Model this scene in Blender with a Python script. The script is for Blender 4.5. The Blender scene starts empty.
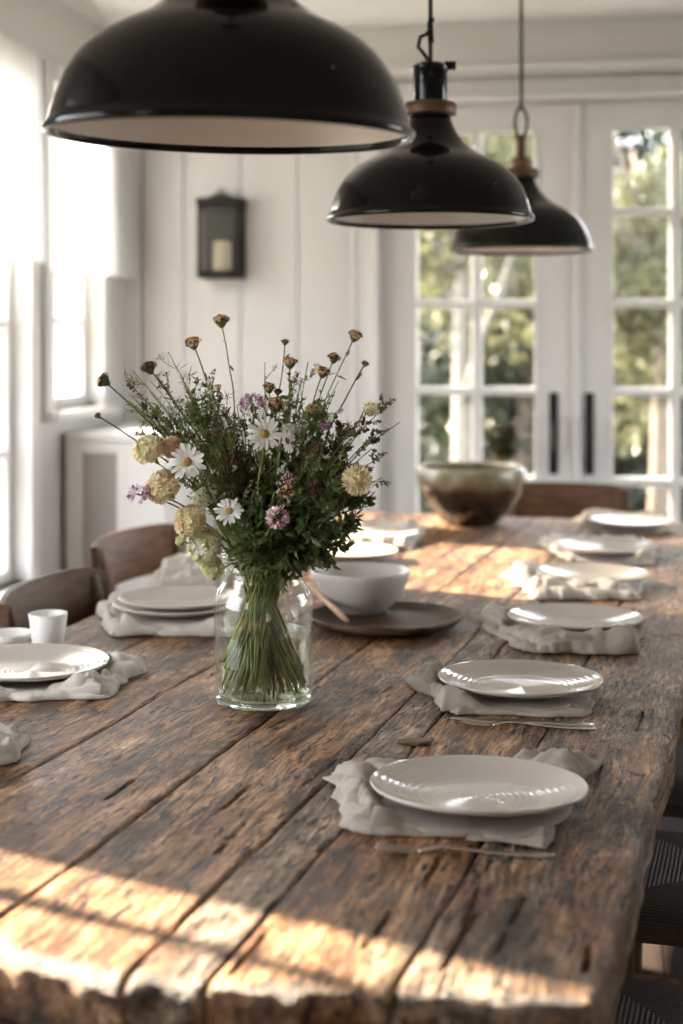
import bpy, math, random
from mathutils import Vector, Matrix, noise
sc = bpy.context.scene
COL = sc.collection
PI = math.pi
# ------------------------------------------------------------------ frames
F_PX, HOR, CX, EYE = 1450.0, 343.0, 341.5, 1.33      # lens in pixels, horizon row, centre column, eye height
PH = math.radians(10.0)                                # the camera looks 10 deg left of the room's axis
TH = math.radians(6.5)                                 # the table is turned 6.5 deg in the room
c_, s_ = math.cos(PH), math.sin(PH)
def room(lat, d): return (lat*c_ - d*s_, d*c_ + lat*s_)
def at(px, py, z):                                     # a point of a horizontal surface at height z
    d = (EYE - z)*F_PX/(py - HOR); return room((px-CX)/F_PX*d, d)
def atd(px, py, d):
    u, v = room((px-CX)/F_PX*d, d); return Vector((u, v, EYE - (py-HOR)/F_PX*d))
def ux(px, v):                                         # where a sight line meets the wall y = v
    k = (px-CX)/F_PX; return v*(k*c_ - s_)/(c_ + k*s_)
def vy(px, u):                                         # ... and the wall x = u
    k = (px-CX)/F_PX; return -u*(c_ + k*s_)/(s_ - k*c_)
def tab(X, Y): return (X*math.cos(TH)+Y*math.sin(TH), Y*math.cos(TH)-X*math.sin(TH))
# ------------------------------------------------------------------ helpers
class MB:
    def __init__(s): s.v=[]; s.f=[]; s.m=[]; s.att=[]
    def add(s, vs, fs, mi=0):
        o=len(s.v); s.v += [tuple(p) for p in vs]; s.f += [tuple(i+o for i in f) for f in fs]; s.m += [mi]*len(fs)
        return s
    def box(s, x0,x1,y0,y1,z0,z1, mi=0, M=None):
        vs=[(x0,y0,z0),(x1,y0,z0),(x1,y1,z0),(x0,y1,z0),(x0,y0,z1),(x1,y0,z1),(x1,y1,z1),(x0,y1,z1)]
        if M is not None: vs=[M@Vector(p) for p in vs]
        return s.add(vs,[(0,3,2,1),(4,5,6,7),(0,1,5,4),(1,2,6,5),(2,3,7,6),(3,0,4,7)],mi)
    def lathe(s, prof, n=48, M=None, mi=0, close=False):
        vs=[];fs=[];k=len(prof)
        for i in range(n):
            a=2*PI*i/n
            for r,z in prof:
                p=Vector((r*math.cos(a),r*math.sin(a),z)); vs.append(M@p if M is not None else p)
        for i in range(n):
            j=(i+1)%n
            for q in range(k if close else k-1):
                q2=(q+1)%k
                fs.append((i*k+q,j*k+q,j*k+q2,i*k+q2))
        return s.add(vs,fs,mi)
    def tube(s, pts, rad, n=6, mi=0, cap=True):
        pts=[Vector(p) for p in pts]; m=len(pts)
        if not hasattr(rad,'__len__'): rad=[rad]*m
        vs=[];fs=[]; up=None
        for i,p in enumerate(pts):
            t=(pts[min(i+1,m-1)]-pts[max(i-1,0)])
            t = t.normalized() if t.length>1e-9 else Vector((0,0,1))
            if up is None: up = Vector((0,0,1)) if abs(t.z)<.9 else Vector((1,0,0))
            a=t.cross(up); a = a.normalized() if a.length>1e-6 else t.orthogonal().normalized()
            b=a.cross(t).normalized(); up=b
            for k in range(n):
                w=2*PI*k/n; vs.append(p+a*math.cos(w)*rad[i]+b*math.sin(w)*rad[i])
        for i in range(m-1):
            for k in range(n):
                k2=(k+1)%n; fs.append((i*n+k,i*n+k2,(i+1)*n+k2,(i+1)*n+k))
        if cap: fs.append(tuple(range(n-1,-1,-1))); fs.append(tuple((m-1)*n+k for k in range(n)))
        return s.add(vs,fs,mi)
    def sweep(s, pts, sec, mi=0):                       # sec(i) -> list of 3D points of closed section i
        vs=[];fs=[];n=None
        for i in range(pts):
            q=sec(i); n=len(q); vs+=q
        for i in range(pts-1):
            for k in range(n):
                k2=(k+1)%n; fs.append((i*n+k,i*n+k2,(i+1)*n+k2,(i+1)*n+k))
        fs.append(tuple(range(n-1,-1,-1))); fs.append(tuple((pts-1)*n+k for k in range(n)))
        return s.add(vs,fs,mi)
    def build(s, name, mats, parent=None, smooth=False, bevel=0, subd=0, loc=None, rz=0, auto=None):
        me=bpy.data.meshes.new(name); me.from_pydata(s.v,[],s.f)
        if not isinstance(mats,(list,tuple)): mats=[mats]
        for m in mats: me.materials.append(m)
        if len(mats)>1: me.polygons.foreach_set('material_index', s.m)
        if smooth: me.polygons.foreach_set('use_smooth',[True]*len(me.polygons))
        me.validate(); me.update()
        if auto: 
            try: me.set_sharp_from_angle(angle=math.radians(auto))
            except Exception: pass
        o=bpy.data.objects.new(name,me); COL.objects.link(o)
        if parent is not None: o.parent=parent
        if loc is not None: o.location=loc
        o.rotation_euler.z=rz
        if bevel:
            b=o.modifiers.new('b','BEVEL'); b.width=bevel; b.segments=2; b.limit_method='ANGLE'; b.angle_limit=math.radians(40)
        if subd:
            b=o.modifiers.new('s','SUBSURF'); b.levels=subd; b.render_levels=subd
        return o
def tag(o, label=None, cat=None, group=None, kind=None):
    if label: o['label']=label
    if cat: o['category']=cat
    if group: o['group']=group
    if kind: o['kind']=kind
    return o
def thing(name, label, cat, loc=(0,0,0), rz=0, group=None):
    o=bpy.data.objects.new(name,None); COL.objects.link(o); o.location=loc; o.rotation_euler.z=rz
    o.empty_display_size=.05
    return tag(o,label,cat,group)
def struct(mb, name, mat, **k): return tag(mb.build(name,mat,**k), kind='structure')
def copy_tree(o, parent=None):
    c=o.copy(); COL.objects.link(c); c.parent=parent
    for ch in list(o.children): copy_tree(ch,c)
    return c
# ------------------------------------------------------------------ materials
class NT:
    def __init__(s,name):
        s.mat=bpy.data.materials.new(name); s.mat.use_nodes=True; s.t=s.mat.node_tree; s.t.nodes.clear()
        s.out=s.t.nodes.new('ShaderNodeOutputMaterial')
    def n(s,typ,props=None,**inp):
        nd=s.t.nodes.new('ShaderNode'+typ)
        for k,v in (props or {}).items(): setattr(nd,k,v)
        for k,v in inp.items():
            key=int(k[1:]) if k[0]=='i' and k[1:].isdigit() else k.replace('_',' ')
            s.set(nd.inputs[key],v)
        return nd
    def set(s,sock,v):
        if isinstance(v,bpy.types.Node): v=v.outputs[0]
        if isinstance(v,bpy.types.NodeSocket): s.t.links.new(v,sock)
        elif isinstance(v,(tuple,list)) and len(v)==3 and sock.type=='RGBA': sock.default_value=(*v,1)
        else: sock.default_value=v
    def math(s,op,a,b=None,c=None,clamp=False):
        nd=s.n('Math',{'operation':op,'use_clamp':clamp}); s.set(nd.inputs[0],a)
        if b is not None: s.set(nd.inputs[1],b)
        if c is not None: s.set(nd.inputs[2],c)
        return nd
    def mix(s,f,a,b,mode='MIX'):
        nd=s.n('Mix',{'data_type':'RGBA','blend_type':mode}); s.set(nd.inputs[0],f); s.set(nd.inputs[6],a); s.set(nd.inputs[7],b)
        return nd.outputs[2]
    def ramp(s,f,stops):
        nd=s.n('ValToRGB'); s.set(nd.inputs[0],f); e=nd.color_ramp.elements
        while len(e)<len(stops): e.new(.5)
        for x,(p,col) in zip(e,stops):
            x.position=p; x.color=(*col,1) if not isinstance(col,(int,float)) else (col,col,col,1)
        return nd.outputs[0]
    def obj(s, scale=(1,1,1), rot=(0,0,0), off=(0,0,0)):
        tc=s.n('TexCoord'); m=s.n('Mapping',Vector=tc.outputs['Object'],Scale=scale,Rotation=rot,Location=off); return m.outputs[0]
    def noise(s,vec,scale,detail=4,rough=.55,dist=0.0):
        return s.n('TexNoise',Vector=vec,Scale=scale,Detail=detail,Roughness=rough,Distortion=dist).outputs[0]
    def bump(s,h,strength=.3,dist=.01,normal=None):
        nd=s.n('Bump',Strength=strength,Distance=dist,Height=h)
        if normal is not None: s.set(nd.inputs['Normal'],normal)
        return nd.outputs[0]
    def pbr(s,**k):
        nd=s.n('BsdfPrincipled')
        for a,v in k.items(): s.set(nd.inputs[a.replace('_',' ')],v)
        s.t.links.new(nd.outputs[0],s.out.inputs[0]); return nd
    def ior(s,x):
        g=s.n('NewGeometry').outputs['Backfacing']; return s.n('MapRange',Value=g,i1=0.0,i2=1.0,i3=x,i4=1/x).outputs[0]
    def surf(s,sh): s.set(s.out.inputs[0],sh); return s.mat
def simple(name,col,rough=.5,metal=0,var=.06,scale=12,bump=0,bscale=60,**k):
    t=NT(name); v=t.obj(); n=t.noise(v,scale)
    c=t.mix(n,tuple(x*(1-var) for x in col),tuple(min(1,x*(1+var)) for x in col))
    a=dict(Base_Color=c,Roughness=rough,Metallic=metal,**k)
    if bump: a['Normal']=t.bump(t.noise(v,bscale,5),bump,.002)
    t.pbr(**a); return t.mat

M={}
M['paint']=simple('white_paint',(.555,.55,.54),.45,var=.02,scale=3,bump=.08,bscale=30)
M['trimp']=simple('white_trim_paint',(.63,.625,.615),.3,var=.02,scale=3)
M['ceil']=simple('ceiling_paint',(.74,.735,.725),.7,var=.02,scale=2)
M['panel_shade']=simple('panel_shade_grey',(.30,.28,.265),.5,var=.04,scale=4)  # grey shade of the cupboard front, put into its panel's colour
M['black_iron']=simple('black_iron',(.012,.011,.010),.6,0,Specular_IOR_Level=.2,var=.3,bump=.2)
M['steel']=simple('brushed_steel',(.74,.70,.65),.2,1,var=.08,scale=40,bump=.05,bscale=300)
M['brass']=simple('aged_brass',(.13,.075,.042),.5,.6,var=.3,scale=60,bump=.2)
M['cable']=simple('cable_cover',(.035,.03,.027),.7,0)
M['wax']=simple('candle_wax',(.80,.76,.66),.5,0,Subsurface_Weight=.3)
def enamel(name,inside):
    t=NT(name); v=t.obj()
    n=t.noise(v,9,6,.7); m=t.math('GREATER_THAN',n,.69)
    if inside:
        t.pbr(Base_Color=t.mix(t.noise(v,14),(.72,.69,.66),(.82,.79,.76)),Roughness=.3)
    else:
        dust=t.ramp(t.noise(v,22,8,.75),[(.5,0),(.8,1)])
        col=t.mix(m,t.mix(t.math('MULTIPLY',dust,.05),(.004,.004,.004),(.22,.20,.18)),(.20,.19,.18))
        t.pbr(Base_Color=col,Roughness=t.n('MapRange',Value=t.noise(v,5,6,.7),i3=.05,i4=.20),
              Specular_IOR_Level=.24,
              Normal=t.bump(t.math('ADD',t.noise(v,13,4),t.math('MULTIPLY',m,-.35)),.35,.004))
    return t.mat
M['enamel']=enamel('black_enamel',False); M['enamel_in']=enamel('white_enamel',True)

def ceramic(name,col,rough=.14,speck=.0):
    t=NT(name); v=t.obj()
    c=t.mix(t.noise(v,16),tuple(x*.96 for x in col),col)
    sp=t.math('GREATER_THAN',t.noise(v,420,2),.74)
    c=t.mix(t.math('MULTIPLY',sp,speck),c,(.25,.18,.12))
    t.pbr(Base_Color=c,Roughness=rough,Specular_IOR_Level=.42,Normal=t.bump(t.noise(v,40,3),.06,.002)); return t.mat
M['plate']=ceramic('cream_glazed_ceramic',(.53,.485,.435),.06,.3)
M['bowl']=ceramic('white_matte_ceramic',(.52,.495,.465),.3,.2)
M['white_cup']=ceramic('white_cup_ceramic',(.82,.80,.77),.3)
def pot_mat():
    t=NT('reactive_glaze'); tc=t.n('TexCoord'); v=tc.outputs['Object']
    z=t.n('SeparateXYZ',i0=v).outputs[2]
    h=t.math('ADD',z,t.math('MULTIPLY',t.math('SUBTRACT',t.noise(v,9,6,.7),.5),.10))
    base=t.ramp(t.math('MULTIPLY',h,5.0),[(.35,(.016,.008,.005)),(.56,(.050,.022,.012)),(.66,(.15,.115,.07)),(.82,(.19,.17,.10)),(.94,(.36,.32,.25))])
    c=t.mix(t.ramp(t.noise(v,20,8,.75),[(.48,0),(.7,.6)]),base,(.07,.075,.03))
    t.pbr(Base_Color=c,Roughness=.22,Coat_Weight=.3,Normal=t.bump(t.noise(v,30,6,.7),.3,.006)); return t.mat
M['pot']=pot_mat()
def linen(name,col):
    t=NT(name); v=t.obj()
    w1=t.n('TexWave',{'wave_type':'BANDS','bands_direction':'X'},Vector=v,Scale=420,Distortion=1.5,Detail=2).outputs[1]
    w2=t.n('TexWave',{'wave_type':'BANDS','bands_direction':'Y'},Vector=v,Scale=420,Distortion=1.5,Detail=2).outputs[1]
    w=t.math('ADD',w1,w2)
    c=t.mix(t.noise(v,60,5),tuple(x*.84 for x in col),col)
    p=t.pbr(Base_Color=c,Roughness=.9,Sheen_Weight=.25,Normal=t.bump(t.math('ADD',t.math('MULTIPLY',w,.35),t.noise(v,90,5)),.45,.0018))
    tr=t.n('BsdfTranslucent',Color=c); mx=t.n('MixShader',i0=.12,i1=p,i2=tr); return t.surf(mx)
M['linen']=linen('natural_linen',(.50,.435,.365)); M['linen_w']=linen('pale_linen',(.74,.69,.62)); M['linen_g']=linen('greige_linen',(.38,.34,.295))  # pale linen, its colour raised further for napkins brightened by the left window

def table_wood(name, plank=True, tint=(1,1,1), dark=1.0):
    t=NT(name); tc=t.n('TexCoord'); P=tc.outputs['Object']
    if plank:
        at_=t.n('Attribute',{'attribute_name':'plank'}); sep=t.n('SeparateColor',i0=at_.outputs[0]); ra,ga,ba=sep.outputs[0],sep.outputs[1],sep.outputs[2]
        off=t.n('CombineXYZ',i0=0.0,i1=t.math('MULTIPLY',ba,7.0),i2=t.math('MULTIPLY',ra,5.0))
        V=t.n('VectorMath',{'operation':'ADD'},i0=P,i1=off).outputs[0]
    else: V=P; ra,ga=.5,.25
    wob=t.n('TexNoise',Vector=t.n('Mapping',Vector=V,Scale=(2.2,1.1,1)).outputs[0],Scale=1.8,Detail=4)
    V2=t.n('VectorMath',{'operation':'MULTIPLY_ADD'},i0=wob.outputs[1],i1=(.060,.0,.0),i2=V).outputs[0]
    def mp2(sx,sy,sz=1): return t.n('Mapping',Vector=V2,Scale=(sx,sy,sz)).outputs[0]
    grain=t.noise(mp2(1,.09),120,6,.72,.2)                # fibres
    fine=t.noise(mp2(1,.16),420,4,.75)
    streak=t.noise(mp2(1,.16),15,6,.65,1.0)              # broad figure
    patch=t.noise(V2,3.6,5,.6,.6)
    mott=t.noise(mp2(1,.4),34,6,.75,.6)
    f=t.math('ADD',t.math('ADD',t.math('MULTIPLY',streak,.36),t.math('MULTIPLY',mott,.26)),t.math('ADD',t.math('MULTIPLY',grain,.26),t.math('MULTIPLY',fine,.12)))
    if plank: f=t.math('ADD',f,t.math('MULTIPLY',t.math('SUBTRACT',ra,.5),.10))
    col=t.ramp(f,[(.425,(.026,.012,.006)),(.47,(.100,.050,.025)),(.51,(.215,.120,.064)),(.55,(.36,.225,.130)),(.605,(.54,.385,.255))])
    grey=t.ramp(t.math('ADD',t.math('MULTIPLY',grain,.35),t.math('ADD',t.math('MULTIPLY',mott,.45),t.math('MULTIPLY',fine,.2))),[(.42,(.045,.034,.027)),(.50,(.215,.175,.145)),(.57,(.45,.385,.33))])
    gm=t.ramp(t.math('ADD',t.math('ADD',patch,t.math('MULTIPLY',t.math('SUBTRACT',ga,.30),.42)),t.math('MULTIPLY',t.math('SUBTRACT',mott,.5),.35)),[(.56,0),(.72,.8)])
    col=t.mix(gm,col,grey)
    # dark mineral stains and worm-eaten pits
    sn=t.math('ADD',t.math('MULTIPLY',t.noise(mp2(1,.28),7.5,7,.7,1.4),.8),t.math('MULTIPLY',mott,.2))
    st=t.ramp(sn,[(.54,0),(.62,1)])
    col=t.mix(t.math('MULTIPLY',st,.74),col,(.026,.016,.011))
    fl_=t.ramp(t.noise(mp2(1,.22),75,5,.7,.3),[(.56,0),(.64,1)])
    flm=t.math('MULTIPLY',fl_,t.ramp(t.noise(V2,8,4),[(.38,.3),(.58,.95)]))
    col=t.mix(flm,col,(.030,.017,.010))
    pit=t.ramp(t.noise(mp2(1,.35),170,3,.6),[(.61,0),(.66,1)])
    pitm=t.math('MULTIPLY',pit,t.ramp(t.noise(V2,6,3),[(.42,.1),(.60,1)]))
    ck=t.math('ABSOLUTE',t.math('SUBTRACT',t.noise(mp2(1,.085),19,4,.6,.4),.5))
    ckm=t.math('MULTIPLY',t.ramp(ck,[(.000,1),(.011,0)]),t.ramp(t.noise(mp2(1,.5),5,3),[(.48,0),(.55,1)]))
    ck2=t.math('ABSOLUTE',t.math('SUBTRACT',t.noise(mp2(1,.16),44,3,.5,.3),.5))
    ckm2=t.math('MULTIPLY',t.ramp(ck2,[(.000,1),(.010,0)]),t.ramp(t.noise(mp2(1,.6),11,3),[(.48,0),(.56,.9)]))
    fib=t.noise(mp2(1,.045),430,3,.65)
    col=t.mix(1.0,col,t.ramp(fib,[(.36,(.42,.40,.38)),(.50,(1,1,1)),(.64,(1.32,1.3,1.26))]),'MULTIPLY')
    chk=t.math('MULTIPLY',t.ramp(t.noise(mp2(1,.13),150,2,.5,.2),[(.585,0),(.615,1)]),t.ramp(t.noise(V2,9,4,.6),[(.44,.0),(.52,1)]))
    cr=t.math('MAXIMUM',chk,t.math('MAXIMUM',t.math('MAXIMUM',ckm,ckm2),t.math('MULTIPLY',pitm,.8)))
    # sawn cross marks on the weathered boards
    saw=t.noise(t.n('Mapping',Vector=V,Scale=(.14,1,1)).outputs[0],190,4,.7)
    sawm=t.math('MULTIPLY',t.ramp(saw,[(.52,0),(.62,1)]),t.math('MULTIPLY',ga,t.ramp(t.noise(V,4,4),[(.45,0),(.55,1)])))
    col=t.mix(t.math('MULTIPLY',sawm,.9),col,(.05,.036,.028))
    col=t.mix(cr,col,(.010,.006,.004))
    if tint!=(1,1,1) or dark!=1: col=t.mix(1.0,col,tuple(x*dark for x in tint),'MULTIPLY')
    h=t.math('ADD',t.math('ADD',t.math('MULTIPLY',grain,.5),t.math('MULTIPLY',fib,.55)),t.math('ADD',t.math('MULTIPLY',fine,.3),t.math('MULTIPLY',mott,.35)))
    h=t.math('SUBTRACT',h,t.math('MULTIPLY',cr,1.0))
    h=t.math('SUBTRACT',h,t.math('ADD',t.math('MULTIPLY',st,.15),t.math('ADD',t.math('MULTIPLY',flm,.3),t.math('MULTIPLY',sawm,.25))))
    rg=t.n('MapRange',Value=t.math('ADD',t.math('MULTIPLY',grain,.5),t.math('MULTIPLY',patch,.5)),i1=.35,i2=.65,i3=.34,i4=.60).outputs[0]
    t.pbr(Base_Color=col,Roughness=rg,Specular_IOR_Level=.30,Normal=t.bump(h,.9,.005)); return t.mat
M['table']=table_wood('reclaimed_plank_wood',tint=(1.0,.88,.74),dark=1.18); M['table_leg']=table_wood('table_leg_wood',False,dark=.8)
def plain_wood(name,a,b,c,sx=(1,1,.08),sc_=60,rough=.5,bump=.3):
    t=NT(name); v=t.obj(scale=sx)
    g=t.noise(v,sc_,6,.65,.4); s2=t.noise(v,sc_*.18,4,.6,.6)
    col=t.ramp(t.math('ADD',t.math('MULTIPLY',g,.5),t.math('MULTIPLY',s2,.5)),[(.36,a),(.50,b),(.66,c)])
    t.pbr(Base_Color=col,Roughness=rough,Specular_IOR_Level=.22,Normal=t.bump(g,bump,.003)); return t.mat
M['chair']=plain_wood('chair_oak',(.024,.012,.006),(.085,.042,.021),(.16,.088,.048),sx=(.1,1,1))
M['chair_v']=plain_wood('chair_oak_post',(.035,.019,.011),(.11,.062,.036),(.22,.135,.08),sx=(1,1,.08))
M['board']=plain_wood('dark_board_wood',(.016,.009,.006),(.06,.033,.02),(.15,.09,.055),sx=(.1,1,1),sc_=70)
M['spoon']=plain_wood('olive_wood',(.30,.17,.09),(.46,.30,.18),(.60,.42,.27),sx=(.1,1,1),sc_=90)
M['floor']=plain_wood('dark_floor_boards',(.010,.006,.004),(.028,.017,.011),(.055,.034,.022),sx=(1,.08,1),sc_=30,rough=.8)
M['chip']=plain_wood('chip_wood',(.05,.03,.02),(.13,.08,.05),(.2,.13,.09),sx=(.2,1,1),sc_=200)
def rush():
    t=NT('rush_seat'); tc=t.n('TexCoord'); v=tc.outputs['Object']; s=t.n('SeparateXYZ',i0=v)
    ax=t.math('ABSOLUTE',s.outputs[0]); ay=t.math('ABSOLUTE',s.outputs[1])
    m=t.math('MAXIMUM',ax,ay); w=t.math('SINE',t.math('MULTIPLY',m,900.0))
    c=t.mix(t.math('MULTIPLY_ADD',w,.35,.5),(.020,.013,.008),(.040,.027,.017)); c=t.mix(t.math('MULTIPLY',t.noise(v,70,4),.6),c,(.09,.06,.04))
    t.pbr(Base_Color=c,Roughness=.75,Normal=t.bump(w,.8,.004)); return t.mat
M['rush']=rush()
def thin_glass(name,tint=(1,1,1),gl=1.0):
    t=NT(name); fr=t.n('Fresnel',IOR=t.ior(1.45)); tr=t.n('BsdfTransparent',Color=tint); g=t.n('BsdfGlossy',Color=(1,1,1),Roughness=.01)
    return t.surf(t.n('MixShader',i0=t.math('MULTIPLY',fr,gl),i1=tr,i2=g))
M['pane']=thin_glass('window_glass'); M['pane_l']=thin_glass('dim_lantern_glass',(.8,.79,.77),.2)  # lantern glass is tinted, with its window reflection turned down
def jar_glass():
    t=NT('clear_jar_glass'); v=t.obj()
    nm=t.bump(t.noise(v,11,2),.12,.004)
    fr=t.n('Fresnel',IOR=t.ior(1.5),Normal=nm); lw_=t.n('LayerWeight',Blend=.28,Normal=nm).outputs[1]
    tint=t.ramp(lw_,[(.0,(.992,.996,.992)),(.70,(.975,.985,.978)),(1,(.80,.84,.82))])
    tr=t.n('BsdfTransparent',Color=tint); g=t.n('BsdfGlossy',Color=(1,1,1),Roughness=.015,Normal=nm)
    return t.surf(t.n('MixShader',i0=t.math('MULTIPLY',fr,1.0),i1=tr,i2=g))
M['jar']=jar_glass()
def thick():
    t=NT('thick_jar_glass'); g=t.n('BsdfGlass',Color=(.95,.975,.96),Roughness=0.0,IOR=1.47); tr=t.n('BsdfTransparent',Color=(.93,.96,.945))
    return t.surf(t.n('MixShader',i0=.35,i1=g,i2=tr))
M['jar_thick']=thick()
def water_m():
    t=NT('vase_water'); fr=t.n('Fresnel',IOR=t.ior(1.33)); tr=t.n('BsdfTransparent',Color=(.965,.985,.945)); g=t.n('BsdfGlossy',Color=(.8,.85,.75),Roughness=.02)
    return t.surf(t.n('MixShader',i0=fr,i1=tr,i2=g))
M['water']=water_m()
def leaf_m(name,a,b,transl=.3,rough=.5,scale=40):
    t=NT(name); v=t.obj(); c=t.mix(t.ramp(t.noise(v,scale,3),[(.35,0),(.65,1)]),a,b)
    p=t.pbr(Base_Color=c,Roughness=rough,Specular_IOR_Level=.35); tr=t.n('BsdfTranslucent',Color=t.mix(.5,c,tuple(min(1,x*1.6) for x in b)))
    return t.surf(t.n('MixShader',i0=transl,i1=p,i2=tr))
M['stem']=leaf_m('green_stem',(.13,.17,.04),(.30,.35,.11),.2)
M['stem_d']=leaf_m('dark_stem',(.045,.055,.022),(.085,.095,.04),.1)
M['leaf']=leaf_m('herb_leaf',(.075,.105,.030),(.17,.205,.070),.35)
M['leaf2']=leaf_m('olive_leaf',(.11,.135,.045),(.23,.25,.10),.35)
M['leaf3']=leaf_m('deep_leaf',(.045,.068,.018),(.11,.145,.045),.3)
M['petal']=leaf_m('white_petal',(.80,.79,.76),(.88,.87,.84),.25,.6)
M['disc']=simple('yellow_disc',(.36,.22,.07),.8,var=.35,scale=500,bump=.8,bscale=700)
M['tan']=leaf_m('tan_floret',(.48,.28,.13),(.72,.50,.29),.15,.8,160)
M['brown']=leaf_m('brown_floret',(.045,.018,.010),(.13,.06,.03),.1,.8,160)
M['cream']=leaf_m('cream_floret',(.60,.50,.28),(.78,.70,.48),.25,.7,120)
M['yellow']=leaf_m('pale_yellow_floret',(.78,.66,.36),(.90,.82,.58),.3,.7,60)
M['lime']=leaf_m('lime_floret',(.56,.58,.28),(.78,.78,.50),.3,.7,60)
M['peach']=leaf_m('peach_floret',(.72,.48,.30),(.86,.68,.48),.3,.7,60)
M['pink']=leaf_m('pink_floret',(.50,.22,.34),(.72,.48,.56),.3,.7,90)
M['purple']=leaf_m('purple_floret',(.20,.06,.20),(.42,.20,.40),.25,.7,90)
M['burg']=leaf_m('burgundy_floret',(.07,.028,.024),(.20,.085,.075),.15,.7,160)
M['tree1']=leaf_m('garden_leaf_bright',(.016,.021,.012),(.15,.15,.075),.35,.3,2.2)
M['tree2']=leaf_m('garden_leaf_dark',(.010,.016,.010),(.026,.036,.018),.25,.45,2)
M['bark']=simple('bark',(.15,.12,.095),.9,var=.4,scale=8,bump=.6,bscale=20)
M['palebark']=simple('pale_bark',(.16,.145,.125),.85,var=.25,scale=8,bump=.5,bscale=20)
M['lawn']=simple('lawn_grass',(.045,.05,.028),.9,var=.4,scale=1.5)
def sheer():
    t=NT('sheer_fabric'); a=t.n('BsdfTransparent',Color=(1,1,1)); b=t.n('BsdfTranslucent',Color=(.86,.87,.88)); d=t.n('BsdfDiffuse',Color=(.84,.84,.84))
    return t.surf(t.n('MixShader',i0=.86,i1=a,i2=t.n('MixShader',i0=.45,i1=b,i2=d)))
M['sheer']=sheer()

# ------------------------------------------------------------------ room shell
UL, VF, UR, VB, ZC = -1.96, 5.874, 2.5, -2.2, 2.60
T=.14
fl=MB()
x=UL-T
i=0
fl.box(UL-T,UR+T,VB-T,VF+T,-.08,-.01)
while x<UR+T:
    w=.14; fl.box(x+.0015,min(x+w,UR+T)-.0015,VB-T,VF+T,-.01,0); x+=w
struct(fl,'floor',M['floor'])
struct(MB().box(UL-T,UR+T,VB-T,VF+T,ZC,ZC+.12),'ceiling',M['ceil'])
def wall_x(u0,u1,openings,va,vb,name):                 # wall along y between u0..u1, openings (v0,v1,z0,z1)
    mb=MB(); v=va
    for (a,b,z0,z1) in sorted(openings):
        mb.box(u0,u1,v,a,0,ZC); mb.box(u0,u1,a,b,0,z0); mb.box(u0,u1,a,b,z1,ZC); v=b
    mb.box(u0,u1,v,vb,0,ZC); return struct(mb,name,M['paint'])
def wall_y(v0,v1,openings,ua,ub,name):
    mb=MB(); u=ua
    for (a,b,z0,z1) in sorted(openings):
        mb.box(u,a,v0,v1,0,ZC)
        if z0>0: mb.box(a,b,v0,v1,0,z0)
        mb.box(a,b,v0,v1,z1,ZC); u=b
    mb.box(u,ub,v0,v1,0,ZC); return mb
V1a,V1b=3.90,vy(26,UL); V2a,V2b=vy(49,UL),vy(99,UL)
left_open=[(-1.1,-.3,1.1,2.28),(.72,2.11,.5,2.28),(V1a,V1b,.5,2.28),(V2a,V2b,1.08,2.28)]
wall_x(UL-T,UL,left_open,VB,VF,'wall_left')
right_open=[(3.6,5.3,.5,2.3)]  # unseen window, added to bring more daylight into the room
wall_x(UR,UR+T,right_open,VB,VF,'wall_right')
back_open=[]
struct(wall_y(VB-T,VB,back_open,UL-T,UR+T,'wall_back'),'wall_back',M['paint'])
# far wall with its double door opening, boarded
DA,DM,DB=ux(381,VF),ux(577.5,VF),ux(577.5,VF)+(ux(577.5,VF)-ux(381,VF))
DZ=2.30
wf=wall_y(VF,VF+T,[(DA,DB,0,DZ)],UL-T,UR+T,'w')
u=DA-.10
edges=[]
while u>UL: 
    a=max(u-.243,UL); wf.box(a+.0,u-.005,VF-.010,VF,.0,ZC); u=a
u=DB+.10
while u<UR:
    a=min(u+.243,UR); wf.box(u+.005,a,VF-.010,VF,.0,ZC); u=a
struct(wf,'wall_far',M['paint'],bevel=.003)
# casings round the doors
tr=MB(); 
tr.box(DA-.115,DA-.005,VF-.030,VF,0,DZ+.02); tr.box(DA-.04,DA-.005,VF-.045,VF,0,DZ+.02)
tr.box(DA-.115,DA-.098,VF-.040,VF,0,DZ+.02)
tr.box(DB+.005,DB+.115,VF-.030,VF,0,DZ+.02)
tr.box(DA-.115,DB+.115,VF-.030,VF,DZ+.02,DZ+.10); tr.box(DA-.13,DB+.13,VF-.055,VF,DZ+.005,DZ+.03); 
tr.box(DA-.14,DB+.14,VF-.065,VF,DZ+.095,DZ+.118)
struct(tr,'trim_1',M['trimp'],bevel=.004)
struct(MB().box(UL,UR,VF-.12,VF,2.432,ZC),'trim_2',M['paint'],bevel=.004)
struct(MB().box(UL,UR,VF-.15,VF,2.412,2.432).box(UL,UR,VF-.08,VF,2.395,2.412),'trim_3',M['trimp'],bevel=.004)
t4=MB(); a=ux(121,VF); b=ux(143,VF)
t4.box(UL,b,VF-.03,VF-.008,0,2.40).box(a,a+.018,VF-.045,VF-.008,0,2.40).box(b-.022,b,VF-.042,VF-.008,0,2.40)
struct(t4,'trim_4',M['trimp'],bevel=.003)
struct(MB().box(b,DA-.115,VF-.028,VF-.008,0,.14),'baseboard_far',M['trimp'],bevel=.003)
bl=MB().box(UL,UL+.02,VB,VF,0,.14); struct(bl,'baseboard_left',M['trimp'],bevel=.003)
struct(MB().box(UR-.02,UR,VB,VF,0,.14),'baseboard_right',M['trimp'],bevel=.003)
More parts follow.
